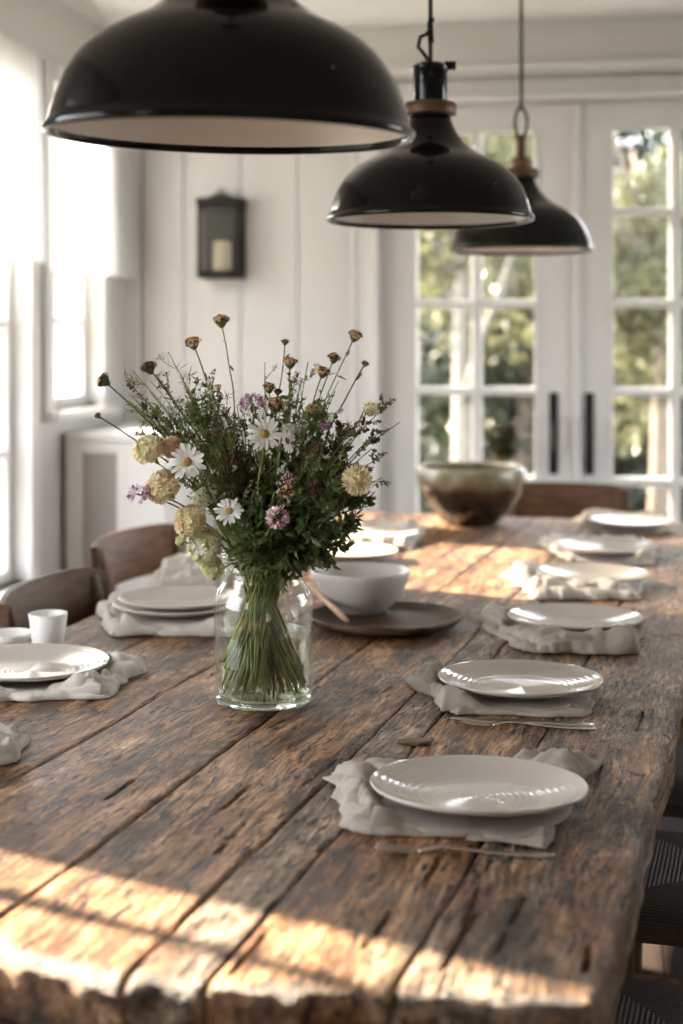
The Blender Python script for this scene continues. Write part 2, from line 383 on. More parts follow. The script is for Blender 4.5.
# french door leaves
ZR=[2.19,1.854,1.49,1.134,.774,.418]
def leaf(name,u0,u1,ls,rs,hx):
    """u0..u1 leaf, ls/rs stile widths, five rows and two columns of panes"""
    v0,v1=VF+.03,VF+.075; g0,g1=u0+ls,u1-rs
    mb=MB(); mb.box(u0,g0,v0,v1,.02,DZ-.004); mb.box(g1,u1,v0,v1,.02,DZ-.004)
    mb.box(g0,g1,v0,v1,ZR[0],DZ-.004); mb.box(g0,g1,v0,v1,.02,ZR[-1])
    mid=(g0+g1)/2
    for dv,w in ((0,.022),(-.008,.012)):
        mb.box(mid-w,mid+w,v0-dv*0+.004+dv,v1-.004,ZR[-1],ZR[0])
        for z in ZR[1:-1]: mb.box(g0,g1,v0+.006+dv,v1-.006,z-w*.8,z+w*.8)
    for a in (g0,g1): mb.box(a-.012,a+.006,v0-.006,v1-.01,ZR[-1],ZR[0])
    mb.box(g0,g1,v0-.006,v1-.01,ZR[0]-.006,ZR[0]+.012)
    d=struct(mb,name,M['trimp'],bevel=.002)
    MB().box(g0-.004,g1+.004,v0+.020,v0+.025,ZR[-1]-.004,ZR[0]+.004).build('pane',M['pane'],d)
    h=MB(); hz0,hz1=EYE-(475-HOR)/F_PX*5.8,EYE-(393-HOR)/F_PX*5.8
    h.box(hx-.017,hx+.017,v0-.008,v0,hz0,hz1); zc=(hz0+hz1)/2
    h.tube([(hx,v0-.008,zc+.07),(hx,v0-.045,zc+.065),(hx,v0-.05,zc),(hx,v0-.045,zc-.065),(hx,v0-.008,zc-.07)],.008,8)
    h.tube([(hx,v0-.012,hz0+.05),(hx,v0-.025,hz0+.05)],.013,12)
    h.build('handle',M['black_iron'],d,bevel=.002)
    return d
leaf('door_1',DA,DM-.004,ux(415,VF)-DA,DM-ux(538,VF),ux(553.5,VF+.02))
leaf('door_2',DM+.004,DB,ux(611,VF)-DM,DB-(ux(611,VF)+(ux(538,VF)-ux(415,VF))),ux(589.5,VF+.02))
struct(MB().box(DM-.014,DM+.014,VF+.014,VF+.034,.02,DZ-.01),'trim_5',M['trimp'],bevel=.004)
# windows
wn=[0]
def window_x(u_in,sgn,v0,v1,z0,z1,cols,rows,meet=None,mull=None):
    """double-hung window in a wall parallel to y; sgn=+1 wall body on the -x side"""
    wn[0]+=1; n=wn[0]; mb=MB(); a,b=(u_in-sgn*T*.75,u_in-sgn*T*.35); lo,hi=min(a,b),max(a,b)
    c=.045
    mb.box(lo,hi,v0,v0+c,z0,z1).box(lo,hi,v1-c,v1,z0,z1).box(lo,hi,v0+c,v1-c,z0,z0+c).box(lo,hi,v0+c,v1-c,z1-c,z1)
    for k in range(1,cols): y=v0+(v1-v0)*k/cols; mb.box(lo+.01,hi-.01,y-.007,y+.007,z0,z1)
    for z in rows: mb.box(lo+.01,hi-.01,v0,v1,z-.009,z+.009)
    if mull: mb.box(lo+.01,hi-.01,v1-mull-.009,v1-mull+.009,z0,z1)
    if meet: mb.box(lo-.005,hi+.005,v0,v1,meet-.024,meet+.024)
    # casing and sill on the room side
    i0,i1=sorted((u_in,u_in+sgn*.022))
    w=.075
    mb.box(i0,i1,v0-w,v0,z0,z1).box(i0,i1,v1,v1+w,z0,z1).box(i0,i1,v0-w,v1+w,z1,z1+w)
    s0,s1=sorted((u_in-sgn*.05,u_in+sgn*.06)); mb.box(s0,s1,v0-w,v1+w,z0-.03,z0)
    f=struct(mb,'window_%d'%n,M['trimp'],bevel=.002); m=(lo+hi)/2
    MB().box(m-.002,m+.002,v0+.01,v1-.01,z0+.01,z1-.01).build('pane',M['pane'],f); return f
window_x(UL,1,*left_open[2],1,[.95,1.4],None)
z319=EYE-(319-HOR)/F_PX*5.4
window_x(UL,1,*left_open[3],2,[z319],1.62)
window_x(UL,1,*left_open[1],1,[],None,mull=.155)
window_x(UL,1,*left_open[0],3,[1.45,1.9],None)
for o in right_open: window_x(UR,-1,*o,4,[.87,1.83],1.35)
for (a,b,z0,z1) in back_open:
    wn[0]+=1; mb=MB(); v0,v1=VB-.10,VB-.05
    mb.box(a,a+.045,v0,v1,z0,z1).box(b-.045,b,v0,v1,z0,z1).box(a,b,v0,v1,z0,z0+.045).box(a,b,v0,v1,z1-.045,z1)
    for k in range(1,4): x=a+(b-a)*k/4; mb.box(x-.011,x+.011,v0+.01,v1-.01,z0,z1)
    mb.box(a,b,v0+.01,v1-.01,1.32,1.36)
    f=struct(mb,'window_%d'%wn[0],M['trimp']); MB().box(a,b,VB-.077,VB-.073,z0,z1).build('pane',M['pane'],f)

# sheer half curtains on the left windows
def curtain(v0,v1,z0,z1,label,seed,amp=.016):
    rnd=random.Random(seed); n=int((v1-v0)/.006); m=14; vs=[];fs=[]
    for j in range(m+1):
        z=z1+(z0-z1)*j/m; g=.6+.4*j/m
        for i in range(n+1):
            y=v0+(v1-v0)*i/n
            x=UL+.055+amp*g*(math.sin(y*95+1.5*math.sin(y*17+seed))+.4*math.sin(y*210+z*3))
            vs.append((x,y,z+ (0.004*math.sin(y*60) if j==m else 0)))
    for j in range(m):
        for i in range(n): a=j*(n+1)+i; fs.append((a,a+1,a+n+2,a+n+1))
    t=thing('sheer_curtain',label,'curtain',(0,0,0),0,'sheer half curtains')
    MB().add(vs,fs).build('curtain_fabric',M['sheer'],t,smooth=True)
    MB().tube([(UL+.055,v0-.02,z1+.002),(UL+.055,v1+.01,z1+.002)],.007,8).build('curtain_rod',M['trimp'],t,smooth=True)
curtain(V1a-.03,V1b+.01,1.615,2.33,'sheer white half curtain on the tall left window nearest the chairs',1)
curtain(V2a-.05,VF-.02,1.60,2.33,'sheer white half curtain over the small window in the corner',5)

# low white cupboard in the corner
cu0,cu1=UL+.025,ux(165,5.10)
cb=thing('corner_cupboard','low white painted cupboard with painted-in shade on its recessed panel in the far left corner','cupboard',((cu0+cu1)/2,5.48,0))
hw=(cu1-cu0)/2; f0=5.10-5.48
MB().box(-hw,hw,f0+.02,.345,0,.965).build('body',M['trimp'],cb,bevel=.004)
MB().box(-hw-.004,hw+.004,f0-.006,.345,.965,1.0).build('cupboard_top',M['trimp'],cb,bevel=.006)
pa,pb=ux(82,5.10)-(cu0+cu1)/2,ux(117,5.10)-(cu0+cu1)/2
MB().box(-hw,pa,f0,f0+.02,.0,.965).box(pb,hw,f0,f0+.02,0,.965).box(pa,pb,f0,f0+.02,.925,.965).box(pa,pb,f0,f0+.02,0,.12).build('face_frame',M['trimp'],cb)
MB().box(pa,pb,f0+.012,f0+.0195,.12,.925).build('panel',M['panel_shade'],cb)  # recess coloured grey to give the front its shade

# ------------------------------------------------------------------ wall lantern
lx=ux(226,VF); d_l=VF*c_-lx*s_
zt=EYE+(HOR-189)/F_PX*d_l; zb=EYE+(HOR-279)/F_PX*d_l
H=zt-zb-.02; W=.088; D=.125
ln=thing('wall_lantern','black metal wall lantern with glass sides and a white candle inside','lantern',(lx,VF-.012-D/2,zb))
f=MB()
f.box(-W,W,-D/2,D/2,0,.020).box(-W-.004,W+.004,-D/2-.004,D/2,H-.055,H-.028).box(-W,W,-D/2,D/2,H-.075,H-.055)
f.box(-W,W,D/2-.005,D/2,.02,H-.07); f.box(-W,W,-D/2,D/2,.02,.03)
for sx in (-1,1):
    for y in (-D/2,D/2-.012): f.box(sx*W-(.021 if sx>0 else 0),sx*W+(.021 if sx<0 else 0),y,y+.012,0,H-.05)
    f.box(sx*W-(.007 if sx>0 else 0),sx*W+(.007 if sx<0 else 0),-D/2,D/2,H*.45,H*.45+.008)
f.build('lantern_frame',M['black_iron'],ln,bevel=.002)
lc=MB().lathe([(0,H-.005),(.02,H-.008),(.05,H-.020),(W*.9,H-.030),(0,H-.030)],24).build('lantern_cap',M['black_iron'],ln,smooth=True)
MB().tube([(.012*math.cos(a),0,H+.004+.012*math.sin(a)) for a in [2*PI*k/14 for k in range(15)]],.003,6).build('ring',M['black_iron'],lc,smooth=True)
g=MB().box(-W+.014,W-.014,-D/2+.004,-D/2+.006,.02,H-.07)
for sx in(-1,1): g.box(sx*(W-.004)-.001,sx*(W-.004)+.001,-D/2+.012,D/2-.012,.02,H-.07)
g.build('lantern_glass',M['pane_l'],ln)
cd=thing('pillar_candle','white pillar candle standing inside the black wall lantern','candle',(lx+.004,VF-.012-D/2,zb+.02))
MB().lathe([(0,0),(.038,0),(.039,.004),(.038,.125),(.034,.132),(.012,.128),(0,.126)],28).build('wax',M['wax'],cd,smooth=True)
MB().tube([(0,0,.126),(.001,0,.142)],.0013,6).build('wick',M['black_iron'],cd)

# ------------------------------------------------------------------ dining table
TC=tab(-.755,3.01); TW,TL,TZ=.615,1.74,.76
table=thing('dining_table','long reclaimed plank dining table, weathered brown wood with deep cracks','table',(TC[0],TC[1],0),-TH)
SEAMS=[-.615,-.40,-.195,.020,.198,.272,.438,.615]
TONE=[(.45,.20),(.55,.25),(.48,.28),(.55,.15),(.60,.85),(.60,.18),(.58,.62)]
def edge_wob(k,y): return .0035*noise.noise(Vector((k*7.3,y*3,0)))+.0018*noise.noise(Vector((k*3.1,y*14,5)))
def nearend(x):                                         # the worn, slightly skewed near end
    K=NEAR
    if x<=K[0][0]: return K[0][1]
    for (a,b),(c,d) in zip(K,K[1:]):
        if x<=c: return b+(d-b)*(x-a)/(c-a)
    return K[-1][1]
def top_mesh():
    mb=MB(); cols=[]
    ny=300
    for p in range(7):
        xa,xb=SEAMS[p],SEAMS[p+1]; nx=max(8,int((xb-xa)/.0042)); tone=TONE[p]
        n0=-TL+random.Random(p*3+1).uniform(-.003,.004); n1=TL-random.Random(p).uniform(0,.012)
        ys=[]
        for j in range(ny+1):
            q=j/ny; ys.append(n0+(n1-n0)*(q**1.25 if True else q))
        prof_end=[(.0,.030),(.004,.012),(.011,.004)]
        rows=[]
        for j,y_ in enumerate(ys):
            row=[]
            for i in range(nx+1):
                q=i/nx; y=y_+(nearend(xa+(xb-xa)*q)+TL)*(1-j/ny)**6; de=min(y_-n0,n1-y_)
                l=xa+(.0014 if p else 0)+edge_wob(p,y)*(1 if p else 2.2); r=xb-(.0014 if p<6 else 0)+edge_wob(p+1,y)*(1 if p<6 else 2.2)
                x=l+(r-l)*q; dx=min(x-l,r-x)
                outer=(p==0 and q<.5) or (p==6 and q>.5)
                R=.016 if outer else .0034
                nz=noise.noise(Vector((x*5,y*2.3,p)))
                z=TZ-.001+.0014*nz+.0007*noise.noise(Vector((x*60,y*7,p)))
                R2=R*(1+.6*noise.noise(Vector((y*9,p*2.+q,3))))
                if dx<R2: z-= (R2-math.sqrt(max(0,R2*R2-(R2-dx)**2)))*(1.0 if outer else .8)
                Re=.014*(1+.6*noise.noise(Vector((x*14,p,9)))); Re=max(.006,Re)
                if de<Re: z-=(Re-math.sqrt(max(0,Re*Re-(Re-de)**2)))
                yy=y
                if j==0: yy=y-.002+.004*noise.noise(Vector((x*16,p,1)))+.002*noise.noise(Vector((x*55,p,2)))
                for (cx,cy,wd,ln_,dp) in CRACKS:
                    if abs(y-cy)<ln_:
                        w=wd*(1-((y-cy)/ln_)**2); xx=cx+.006*noise.noise(Vector((y*8,cx*9,0)))+.0*(y-cy)
                        t=abs(x-xx)
                        if t<w: z-=dp*(1-t/w)
                row.append((x,yy,z))
            rows.append(row)
        o=len(mb.v); nn=nx+1
        vs=[q for r in rows for q in r]; fs=[]
        for j in range(ny):
            for i in range(nx): a=j*nn+i; fs.append((a,a+1,a+nn+1,a+nn))
        # skirt down to the underside
        B=len(vs); ring=[(0,i) for i in range(nn)]+[(j,nx) for j in range(1,ny+1)]+[(ny,i) for i in range(nx-1,-1,-1)]+[(j,0) for j in range(ny-1,0,-1)]
        L=len(ring)
        for lv,(dz) in enumerate((.02,.045,.062)):
            for (j,i) in ring:
                x,y,z=rows[j][i]; e=.003*noise.noise(Vector((x*20,y*6,lv*3.)))
                vs.append((x+(e if p in(0,6) and i in (0,nx) else 0),y+(.004*noise.noise(Vector((x*30,lv*5.,p))) if j in(0,ny) else 0),TZ-dz))
        def rid(lv,k): k%=L; return (ring[k][0]*nn+ring[k][1]) if lv<0 else B+lv*L+k
        for lv in range(-1,2):
            for k in range(L): fs.append((rid(lv,k),rid(lv,k+1)if lv>=0 else rid(-1,k+1),rid(lv+1,k+1),rid(lv+1,k))[::-1])
        fs.append(tuple(B+2*L+k for k in range(L)))
        mb.add(vs,fs); rr=random.Random(p*11+5).random()
        cols+= [(tone[0],tone[1],rr,1)]*len(vs)
    return mb,cols
# cracks: local x, local y, half width, half length, depth
def tl(px,py):                                          # photo pixel on the table top -> table-local
    u,v=at(px,py,TZ); du,dv=u-TC[0],v-TC[1]; return (du*math.cos(TH)-dv*math.sin(TH), du*math.sin(TH)+dv*math.cos(TH))
NEAR=[tl(*q) for q in ((0,948),(110,976),(225,985),(400,992),(606,1004))]; NEAR=[(-.62,NEAR[0][1]+.01)]+NEAR
CRACKS=[]
for px,py,w,l,dp in ((250,950,.005,.06,.006),(520,905,.006,.05,.010),(462,935,.008,.07,.012),(500,945,.005,.04,.010),(375,930,.004,.05,.006),
                     (228,838,.006,.05,.004),(238,795,.005,.05,.006),(585,960,.010,.03,.012),(432,870,.006,.07,.008),(330,760,.006,.10,.008),(600,775,.006,.06,.006),(560,700,.005,.10,.006),(640,720,.010,.06,.006),(120,790,.006,.05,.006),(470,905,.007,.05,.010)):
    a,b=tl(px,py); CRACKS.append((a,b,max(.0034,w*.6),l*1.15,dp*1.2))
mb,cols=top_mesh()
top=mb.build('tabletop',M['table'],table,smooth=True,auto=50)
ca=top.data.color_attributes.new('plank','FLOAT_COLOR','POINT')
ca.data.foreach_set('color',[c for q in cols for c in q])
ap=MB(); ap.box(-TW+.07,TW-.07,-TL+.10,-TL+.14,.60,TZ-.064).box(-TW+.07,TW-.07,TL-.14,TL-.10,.60,TZ-.064)
ap.box(-TW+.07,-TW+.11,-TL+.10,TL-.10,.60,TZ-.064).box(TW-.11,TW-.07,-TL+.10,TL-.10,.60,TZ-.064)
ap.build('apron',M['table_leg'],table,bevel=.004)
for sx in(-1,1):
    for sy in(-1,1):
        x,y=sx*(TW-.115),sy*(TL-.16); MB().box(x-.045,x+.045,y-.045,y+.045,0,TZ-.064).build('leg',M['table_leg'],table,bevel=.006)

# ------------------------------------------------------------------ chairs
def chair_proto():
    t=thing('dining_chair','x','chair',(0,0,0),0,'rustic wooden chairs round the table')
    # front is +y, back rail at -y
    def pil(x,y,z): return max(0,1-(abs(x)/.215)**5)*max(0,1-(abs(y)/.20)**5)
    n=20;vs=[];fs=[]
    for j in range(n+1):
        for i in range(n+1):
            x=-.215+.43*i/n; y=-.20+.40*j/n; k=(1-abs(2*i/n-1)**6)*(1-abs(2*j/n-1)**6)
            vs.append((x*(1.0+.06*(j/n)),y,.430+.025*k-.008*math.exp(-(x*x+y*y)/.012)))
    for j in range(n):
        for i in range(n): a=j*(n+1)+i; fs.append((a,a+1,a+n+2,a+n+1))
    ring=[i for i in range(n+1)]+[j*(n+1)+n for j in range(1,n+1)]+[n*(n+1)+i for i in range(n-1,-1,-1)]+[j*(n+1) for j in range(n-1,0,-1)]
    B=len(vs); vs+=[(vs[q][0],vs[q][1],.405) for q in ring]; L=len(ring)
    for k in range(L): fs.append((ring[k],B+k,B+(k+1)%L,ring[(k+1)%L]))
    fs.append(tuple(B+k for k in range(L)))
    MB().add(vs,fs).build('seat',M['rush'],t,smooth=True,auto=60)
    for sx in(-1,1):
        MB().tube([(sx*.215,.19,0),(sx*.215,.19,.2),(sx*.212,.188,.44)],[.014,.019,.018],10).build('leg',M['chair_v'],t,smooth=True)
        def sec(i,sx=sx):
            z=[0,.2,.43,.55,.68,.80][i]; y=[-.235,-.215,-.20,-.205,-.225,-.255][i]; w=[.013,.017,.019,.018,.017,.014][i]
            x=sx*.20; return [Vector((x-w,y-w,z)),Vector((x+w,y-w,z)),Vector((x+w,y+w,z)),Vector((x-w,y+w,z))]
        MB().sweep(6,sec).build('back_post',M['chair_v'],t,bevel=.006)
        for z in(.16,.28): MB().tube([(sx*.213,.185,z),(sx*.204,-.205,z)],.010,8).build('stretcher',M['chair_v'],t,smooth=True)
    MB().tube([(-.21,.19,.24),(.21,.19,.24)],.011,8).build('stretcher',M['chair'],t,smooth=True)
    MB().tube([(-.20,-.21,.20),(.20,-.21,.20)],.010,8).build('stretcher',M['chair'],t,smooth=True)
    def rail(z0,z1,yo,th,hw,round_):
        mb=MB(); N=17
        def sec(i):
            q=-1+2*i/(N-1); x=q*hw; y=yo-.045*(1-q*q); e=round_*abs(q)**8
            a,b=z0+e*.4,z1-e; ti=-.10
            o=[]
            for (yy,zz) in ((-th,a+.006),(-th,b-.006),(-th*.5,b),(th*.5,b),(th,b-.006),(th,a+.006),(th*.5,a),(-th*.5,a)):
                o.append(Vector((x,y+yy+(zz-z0)*ti,zz)))
            return o
        return mb.sweep(N,sec)
    rail(.685,.820,-.235,.011,.232,.014).build('top_rail',M['chair'],t,smooth=True,auto=40)
    rail(.545,.60,-.208,.008,.195,0).build('back_slat',M['chair'],t,smooth=True,auto=40)
    return t
CH=chair_proto(); used=[False]
def chair(u,v,rz,label):
    o=CH if not used[0] else copy_tree(CH); used[0]=True
    o.location=(u,v,0); o.rotation_euler.z=rz; o['label']=label; return o
# left side: front (+y) faces the table (+x)
u,v=tab(-1.235,2.83); chair(u,v,-PI/2-TH+.02,'wooden chair on the left side, back rail nearest the camera behind the small white cup')
u,v=tab(-1.40,3.60); chair(u,v,-PI/2-TH-.10,'wooden chair on the left side standing further out, beyond the nearest left chair')
u,v=tab(-.717,5.02); chair(u,v,PI-TH,'wooden chair at the far head of the table before the glazed doors')
for Y,lab in ((1.86,'rush seated chair tucked under the near right corner of the table'),(2.50,'rush seated chair tucked in behind the one at the near right corner'),(3.12,'rush seated chair tucked in third along the right side')):
    u,v=tab(-.07,Y); chair(u,v,PI/2-TH,lab)

# ------------------------------------------------------------------ plates, napkins, cutlery
def plate_prof(R=.131,h=.022):
    p=[(0,.0045)]; N=46
    for i in range(1,N+1):
        r=R*i/N; q=r/R; z=.0045+ (h-.0045)*max(0,(q-.50)/.50)**1.5
        z+=.00045*math.sin(r*2*PI/.0085)*(1 if q<.95 else 0)
        if .50<q<.54: z+=.0006
        p.append((r,z))
    p+=[(R+.0015,h+.0008),(R+.0026,h-.0008),(R+.0016,h-.003)]
    for i in range(N-1,22,-1):
        r=R*i/N; q=r/R; p.append((r,.0015+(h-.0062)*max(0,(q-.50)/.50)**1.5-.0005))
    p+=[(.070,.0),(.062,.0),(.060,.002),(0,.002)]; return p
PM=bpy.data.meshes.new('dinner_plate'); 
_t=MB().lathe(plate_prof(),96).build('dinner_plate',M['plate'],smooth=True); PM=_t.data; bpy.data.objects.remove(_t)
def plate(loc,label,tilt=(0,0),scale=1,name='dinner_plate',group='cream dinner plates'):
    o=bpy.data.objects.new(name,PM); COL.objects.link(o); o.location=loc; o.rotation_euler=(tilt[0],tilt[1],0); o.scale=(scale,)*3
    return tag(o,label,'plate',group)
def inpoly_dist(p,poly):
    d=1e9; n=len(poly)
    for i in range(n):
        a=Vector(poly[i]);b=Vector(poly[(i+1)%n]); e=b-a; t=max(0,min(1,(p-a).dot(e)/max(e.dot(e),1e-9))); d=min(d,(p-a-e*t).length)
    return d
def napkin(corners,centre,seed,label,mat='linen',pr=.115,thick=.008,puff=.017,layers=3,nm=60,group='linen napkins under the plates',base=TZ):
    """corners: four (u,v) in order; a folded, rumpled cloth of several layers"""
    rnd=random.Random(seed); C=Vector(centre)
    cs=[Vector(c)-C for c in corners]; mb=MB(); nm_=nm
    for L in range(layers):
        sh=1-.055*L; rot=rnd.uniform(-.07,.07)*(L>0); dx=Vector((rnd.uniform(-.012,.012),rnd.uniform(-.012,.012)))*(L>0)
        P=[]
        for c in cs:
            r=Matrix.Rotation(rot,2)@(c*(sh+rnd.uniform(-.03,.03)*(L>0)))+dx; P.append(r)
        so=seed*13.7+L*5.1; ang=rnd.uniform(0,PI)
        ca_,sa_=math.cos(ang),math.sin(ang)
        vs=[];fs=[]
        for j in range(nm_+1):
            for i in range(nm_+1):
                s=i/nm_; t=j/nm_
                p=P[0]*(1-s)*(1-t)+P[1]*s*(1-t)+P[2]*s*t+P[3]*(1-s)*t
                e=min(s,1-s,t,1-t)
                w=Vector((noise.noise(Vector((p.x*13,p.y*13,so))),noise.noise(Vector((p.x*13,p.y*13,so+9)))))
                w2=Vector((noise.noise(Vector((p.x*45,p.y*45,so))),noise.noise(Vector((p.x*45,p.y*45,so+4)))))
                k=max(0,1-e/.30)
                along=s if min(t,1-t)<min(s,1-s) else t
                fo=noise.noise(Vector((along*4.5+L*.9,e*2.5,so+3))); fo2=noise.noise(Vector((along*15,e*4,so+6)))
                q=p*(1+.11*fo*k+.022*fo2*k)+w*.014*k+w2*.0015*k
                lg=1-abs(noise.noise(Vector((s*2.4+w.x*.6,t*8.5+w.y*.8,so+12))))*2.6
                r=q.length
                free=min(1,max(0,(r-pr)/.035)); free=free*free*(3-2*free)
                wx,wy=q.x*ca_+q.y*sa_,-q.x*sa_+q.y*ca_
                rid=1-abs(noise.noise(Vector((wx*24+w.x*1.5,wy*9+w.y,so+2))))*2.2
                rid2=1-abs(noise.noise(Vector((wx*30,wy*55+w.x*3,so+7))))*2
                ed=math.sqrt(max(0,1-(1-min(1,e/.085))**2)); zz=thick*(L+1)/layers*(.25+.75*ed)
                zz+=free*(puff*(L+1)/layers*(.40+.35*max(0,rid)+.65*max(0,lg))+.0018*rid2)*(.12+.88*ed)
                zz+=free*ed*max(0,1-e/.35)*(.007*max(-.4,fo)+.0025*fo2)*(L+1)/layers*(puff/.02)
                zz+=.0011*noise.noise(Vector((q.x*120,q.y*120,so)))
                # the hem rolls down to the layer below
                if e<.02: zz=zz*(.8+.2*e/.02)
                vs.append((q.x,q.y,max(.0008,zz)))
        n=nm_+1
        for j in range(nm_):
            for i in range(nm_): a=j*n+i; fs.append((a,a+1,a+n+1,a+n))
        ring=[i for i in range(n)]+[j*n+nm_ for j in range(1,n)]+[nm_*n+i for i in range(nm_-1,-1,-1)]+[j*n for j in range(nm_-1,0,-1)]
        B=len(vs); Lr=len(ring); lo=thick*L/layers*.3+ (.0003)
        for q_ in ring: x,y,z=vs[q_]; vs.append((x*.985,y*.985,max(lo,min(z-.002,z*.35))))
        for k in range(Lr): fs.append((ring[k],B+k,B+(k+1)%Lr,ring[(k+1)%Lr]))
        for q_ in ring: x,y,z=vs[q_]; vs.append((x*.90,y*.90,lo))
        for k in range(Lr): fs.append((B+k,B+Lr+k,B+Lr+(k+1)%Lr,B+(k+1)%Lr))
        mb.add(vs,fs)
    o=mb.build('linen_napkin',M[mat],None,smooth=True,loc=(C.x,C.y,base)); o.data.flip_normals() if False else None
    return tag(o,label,'napkin',group)
def ang_of(a,b): return math.atan2(b[1]-a[1],b[0]-a[0])
def fork_mesh():
    mb=MB(); L=.20
    prof=[(0,.0045,0.003),(.01,.0075,.002),(.05,.0062,.0015),(.09,.0035,.0035),(.118,.0028,.0065),(.132,.004,.006),(.142,.0095,.004),(.155,.0118,.0022)]
    def sec(i):
        x,w,z=prof[i]; h=.0012
        return [Vector((x,-w,z)),Vector((x,-w*.6,z-h)),Vector((x,w*.6,z-h)),Vector((x,w,z)),Vector((x,w*.6,z+h)),Vector((x,-w*.6,z+h))]
    mb.sweep(len(prof),sec)
    for k in range(4):
        y=-.0095+k*.00633
        mb.sweep(4,lambda i:[Vector(((.153,.170,.190,.201)[i],y+a*(.0017,.0016,.0013,.0006)[i],(.0022,.0012,.0030,.0062)[i]+b*.0009)) for a,b in((-1,-1),(1,-1),(1,1),(-1,1))])
    return mb
def knife_mesh():
    mb=MB(); prof=[(0,.006,.0032),(.01,.008,.0035),(.08,.0068,.0035),(.095,.0055,.003),(.105,.009,.001),(.17,.0098,.0008),(.20,.008,.0007),(.217,.003,.0006)]
    def sec(i):
        x,w,h=prof[i]; return [Vector((x,-w,.0005)),Vector((x,w,.0005)),Vector((x,w*.9,.0005+h)),Vector((x,-w*.9,.0005+h))]
    return mb.sweep(len(prof),sec)
FM=fork_mesh().build('fork',M['steel'],smooth=True,subd=1); KM=knife_mesh().build('table_knife',M['steel'],smooth=True,auto=50,bevel=.0008)
cut=[False,False]
def cutlery(kind,p0,p1,z,label):
    """handle end p0, tip towards p1"""
    i=0 if kind=='fork' else 1; src=(FM,KM)[i]; o=src if not cut[i] else src.copy()
    if cut[i]: COL.objects.link(o)
    cut[i]=True; o.location=(p0[0],p0[1],z); o.rotation_euler.z=ang_of(p0,p1); return tag(o,label,'fork' if i==0 else 'knife','cutlery beside the napkins')
# right-hand settings: plate centre px, napkin corners px, seed
R=[((478.5,783),[(324,800),(350,834),(546,846),(610,790)],3,'first'),
   ((520.5,677),[(405,690),(450,716),(588,717),(618,700)],8,'second'),
   ((575,615.5),[(472,626),(520,654),(630,656),(658,634)],15,'third'),
   ((592,572),[(508,580),(535,600),(640,601),(654,588)],21,'fourth'),
   ((606,545),[(545,548),(570,562),(652,566),(664,553)],27,'fifth'),
   ((632,520),[(578,524),(600,533),(664,534),(672,524)],33,'sixth')]
words=[('nearest the camera','under the nearest plate at the right'),('second from the camera on the right side','with a ragged front hem under the second plate on the right'),
 ('third from the camera on the right side','draped under the third plate on the right'),('fourth along the right side','with a bulging white left end, fourth along the right'),
 ('fifth along the right side, softly blurred','with a raised right end, fifth along the right'),('furthest on the right side by the glazed doors','crumpled at the furthest right setting by the doors')]
for k,((px,py),cs,seed,w) in enumerate(R):
    c=at(px,py,TZ+.030)
    P=[at(*cs[0],TZ+.004),at(*cs[1],TZ),at(*cs[2],TZ),at(*cs[3],TZ+.004)]
    # the far corners mirror the near ones behind the plate
    q=[Vector(p)-Vector(c) for p in P]
    mx=max(a.length for a in q)
    perp=Vector(room(0,1))
    far_r=Vector(P[3])+perp*.07; far_l=Vector(P[0])+perp*.05
    front_l,front_r=Vector(P[1]),Vector(P[2])
    napkin([front_l,front_r,far_r+perp*.05,far_l+perp*.05],c,seed,'rumpled linen napkin '+words[k][1],'linen' if k not in (3,4) else 'linen_w',nm=70 if k<3 else 44,puff=.024 if k<3 else .026)
    plate((c[0],c[1],TZ+.0095),'round cream dinner plate '+words[k][0],tilt=((-.043,-.02,-.012,-.005,.0,.0)[k],.006))
a,b=at(556,858,TZ),at(372,850,TZ); cutlery('fork',a,b,TZ+.0008,'silver fork lying in front of the nearest plate and napkin')
a,b=at(597,731,TZ),at(455,724,TZ); cutlery('fork',a,b,TZ+.0008,'silver fork in front of the second plate on the right, nearer the camera')
a,b=at(594,727,TZ),at(455,719,TZ); cutlery('table_knife',a,b,TZ+.0006,'silver knife beside the fork at the second right setting')
# left-hand settings
c=at(30,661,TZ+.03)
napkin([at(-60,705,TZ),at(105,700,TZ),at(150,668,TZ+.004),at(-40,655,TZ+.004)],c,41,'cream linen napkin with turned-up fold under the nearest left plate','linen_w',nm=70,puff=.024,group='linen napkins under the plates')
plate((c[0],c[1],TZ+.0095),'white dinner plate cut by the left edge, in front of the small cup',tilt=(0,.01))
c=at(5,748,TZ); napkin([at(-60,775,TZ),at(18,763,TZ),at(30,740,TZ),at(-60,738,TZ)],c,47,'corner of a pale napkin at the left edge nearest the camera','linen_w',pr=.0,puff=.02,nm=40)
c=at(178,608,TZ+.03)
napkin([at(110,636,TZ),at(232,637,TZ),at(250,600,TZ),at(100,612,TZ)],c,53,'thick folded napkin under the stacked plates left of the jar','linen_w',nm=60,thick=.02,puff=.022)
plate((c[0],c[1],TZ+.022),'lower plate of the stack on the napkin left of the jar',scale=.98)
plate((c[0]+.004,c[1]+.004,TZ+.0335),'upper plate of the stack on the napkin left of the jar',scale=.94)
c=at(185,573,TZ+.02)
napkin([at(135,600,TZ),at(215,592,TZ),at(240,560,TZ),at(165,566,TZ)],c,59,'sunlit napkin behind the plate stack on the left side','linen_w',pr=.0,puff=.022,nm=44)
c=at(352,549,TZ+.03)
napkin([at(300,562,TZ),at(372,563,TZ),at(392,548,TZ),at(322,542,TZ)],c,63,'folded napkin behind the white bowl','linen_g',nm=44,puff=.02)
plate((c[0],c[1],TZ+.0095),'dinner plate just behind the white bowl and bouquet',scale=.9)
c=at(383,531,TZ+.03)
napkin([at(345,545,TZ),at(410,550,TZ),at(424,532,TZ),at(352,528,TZ)],c,69,'white crumpled napkin near the mottled pot on the left side','linen_w',nm=44,puff=.028)
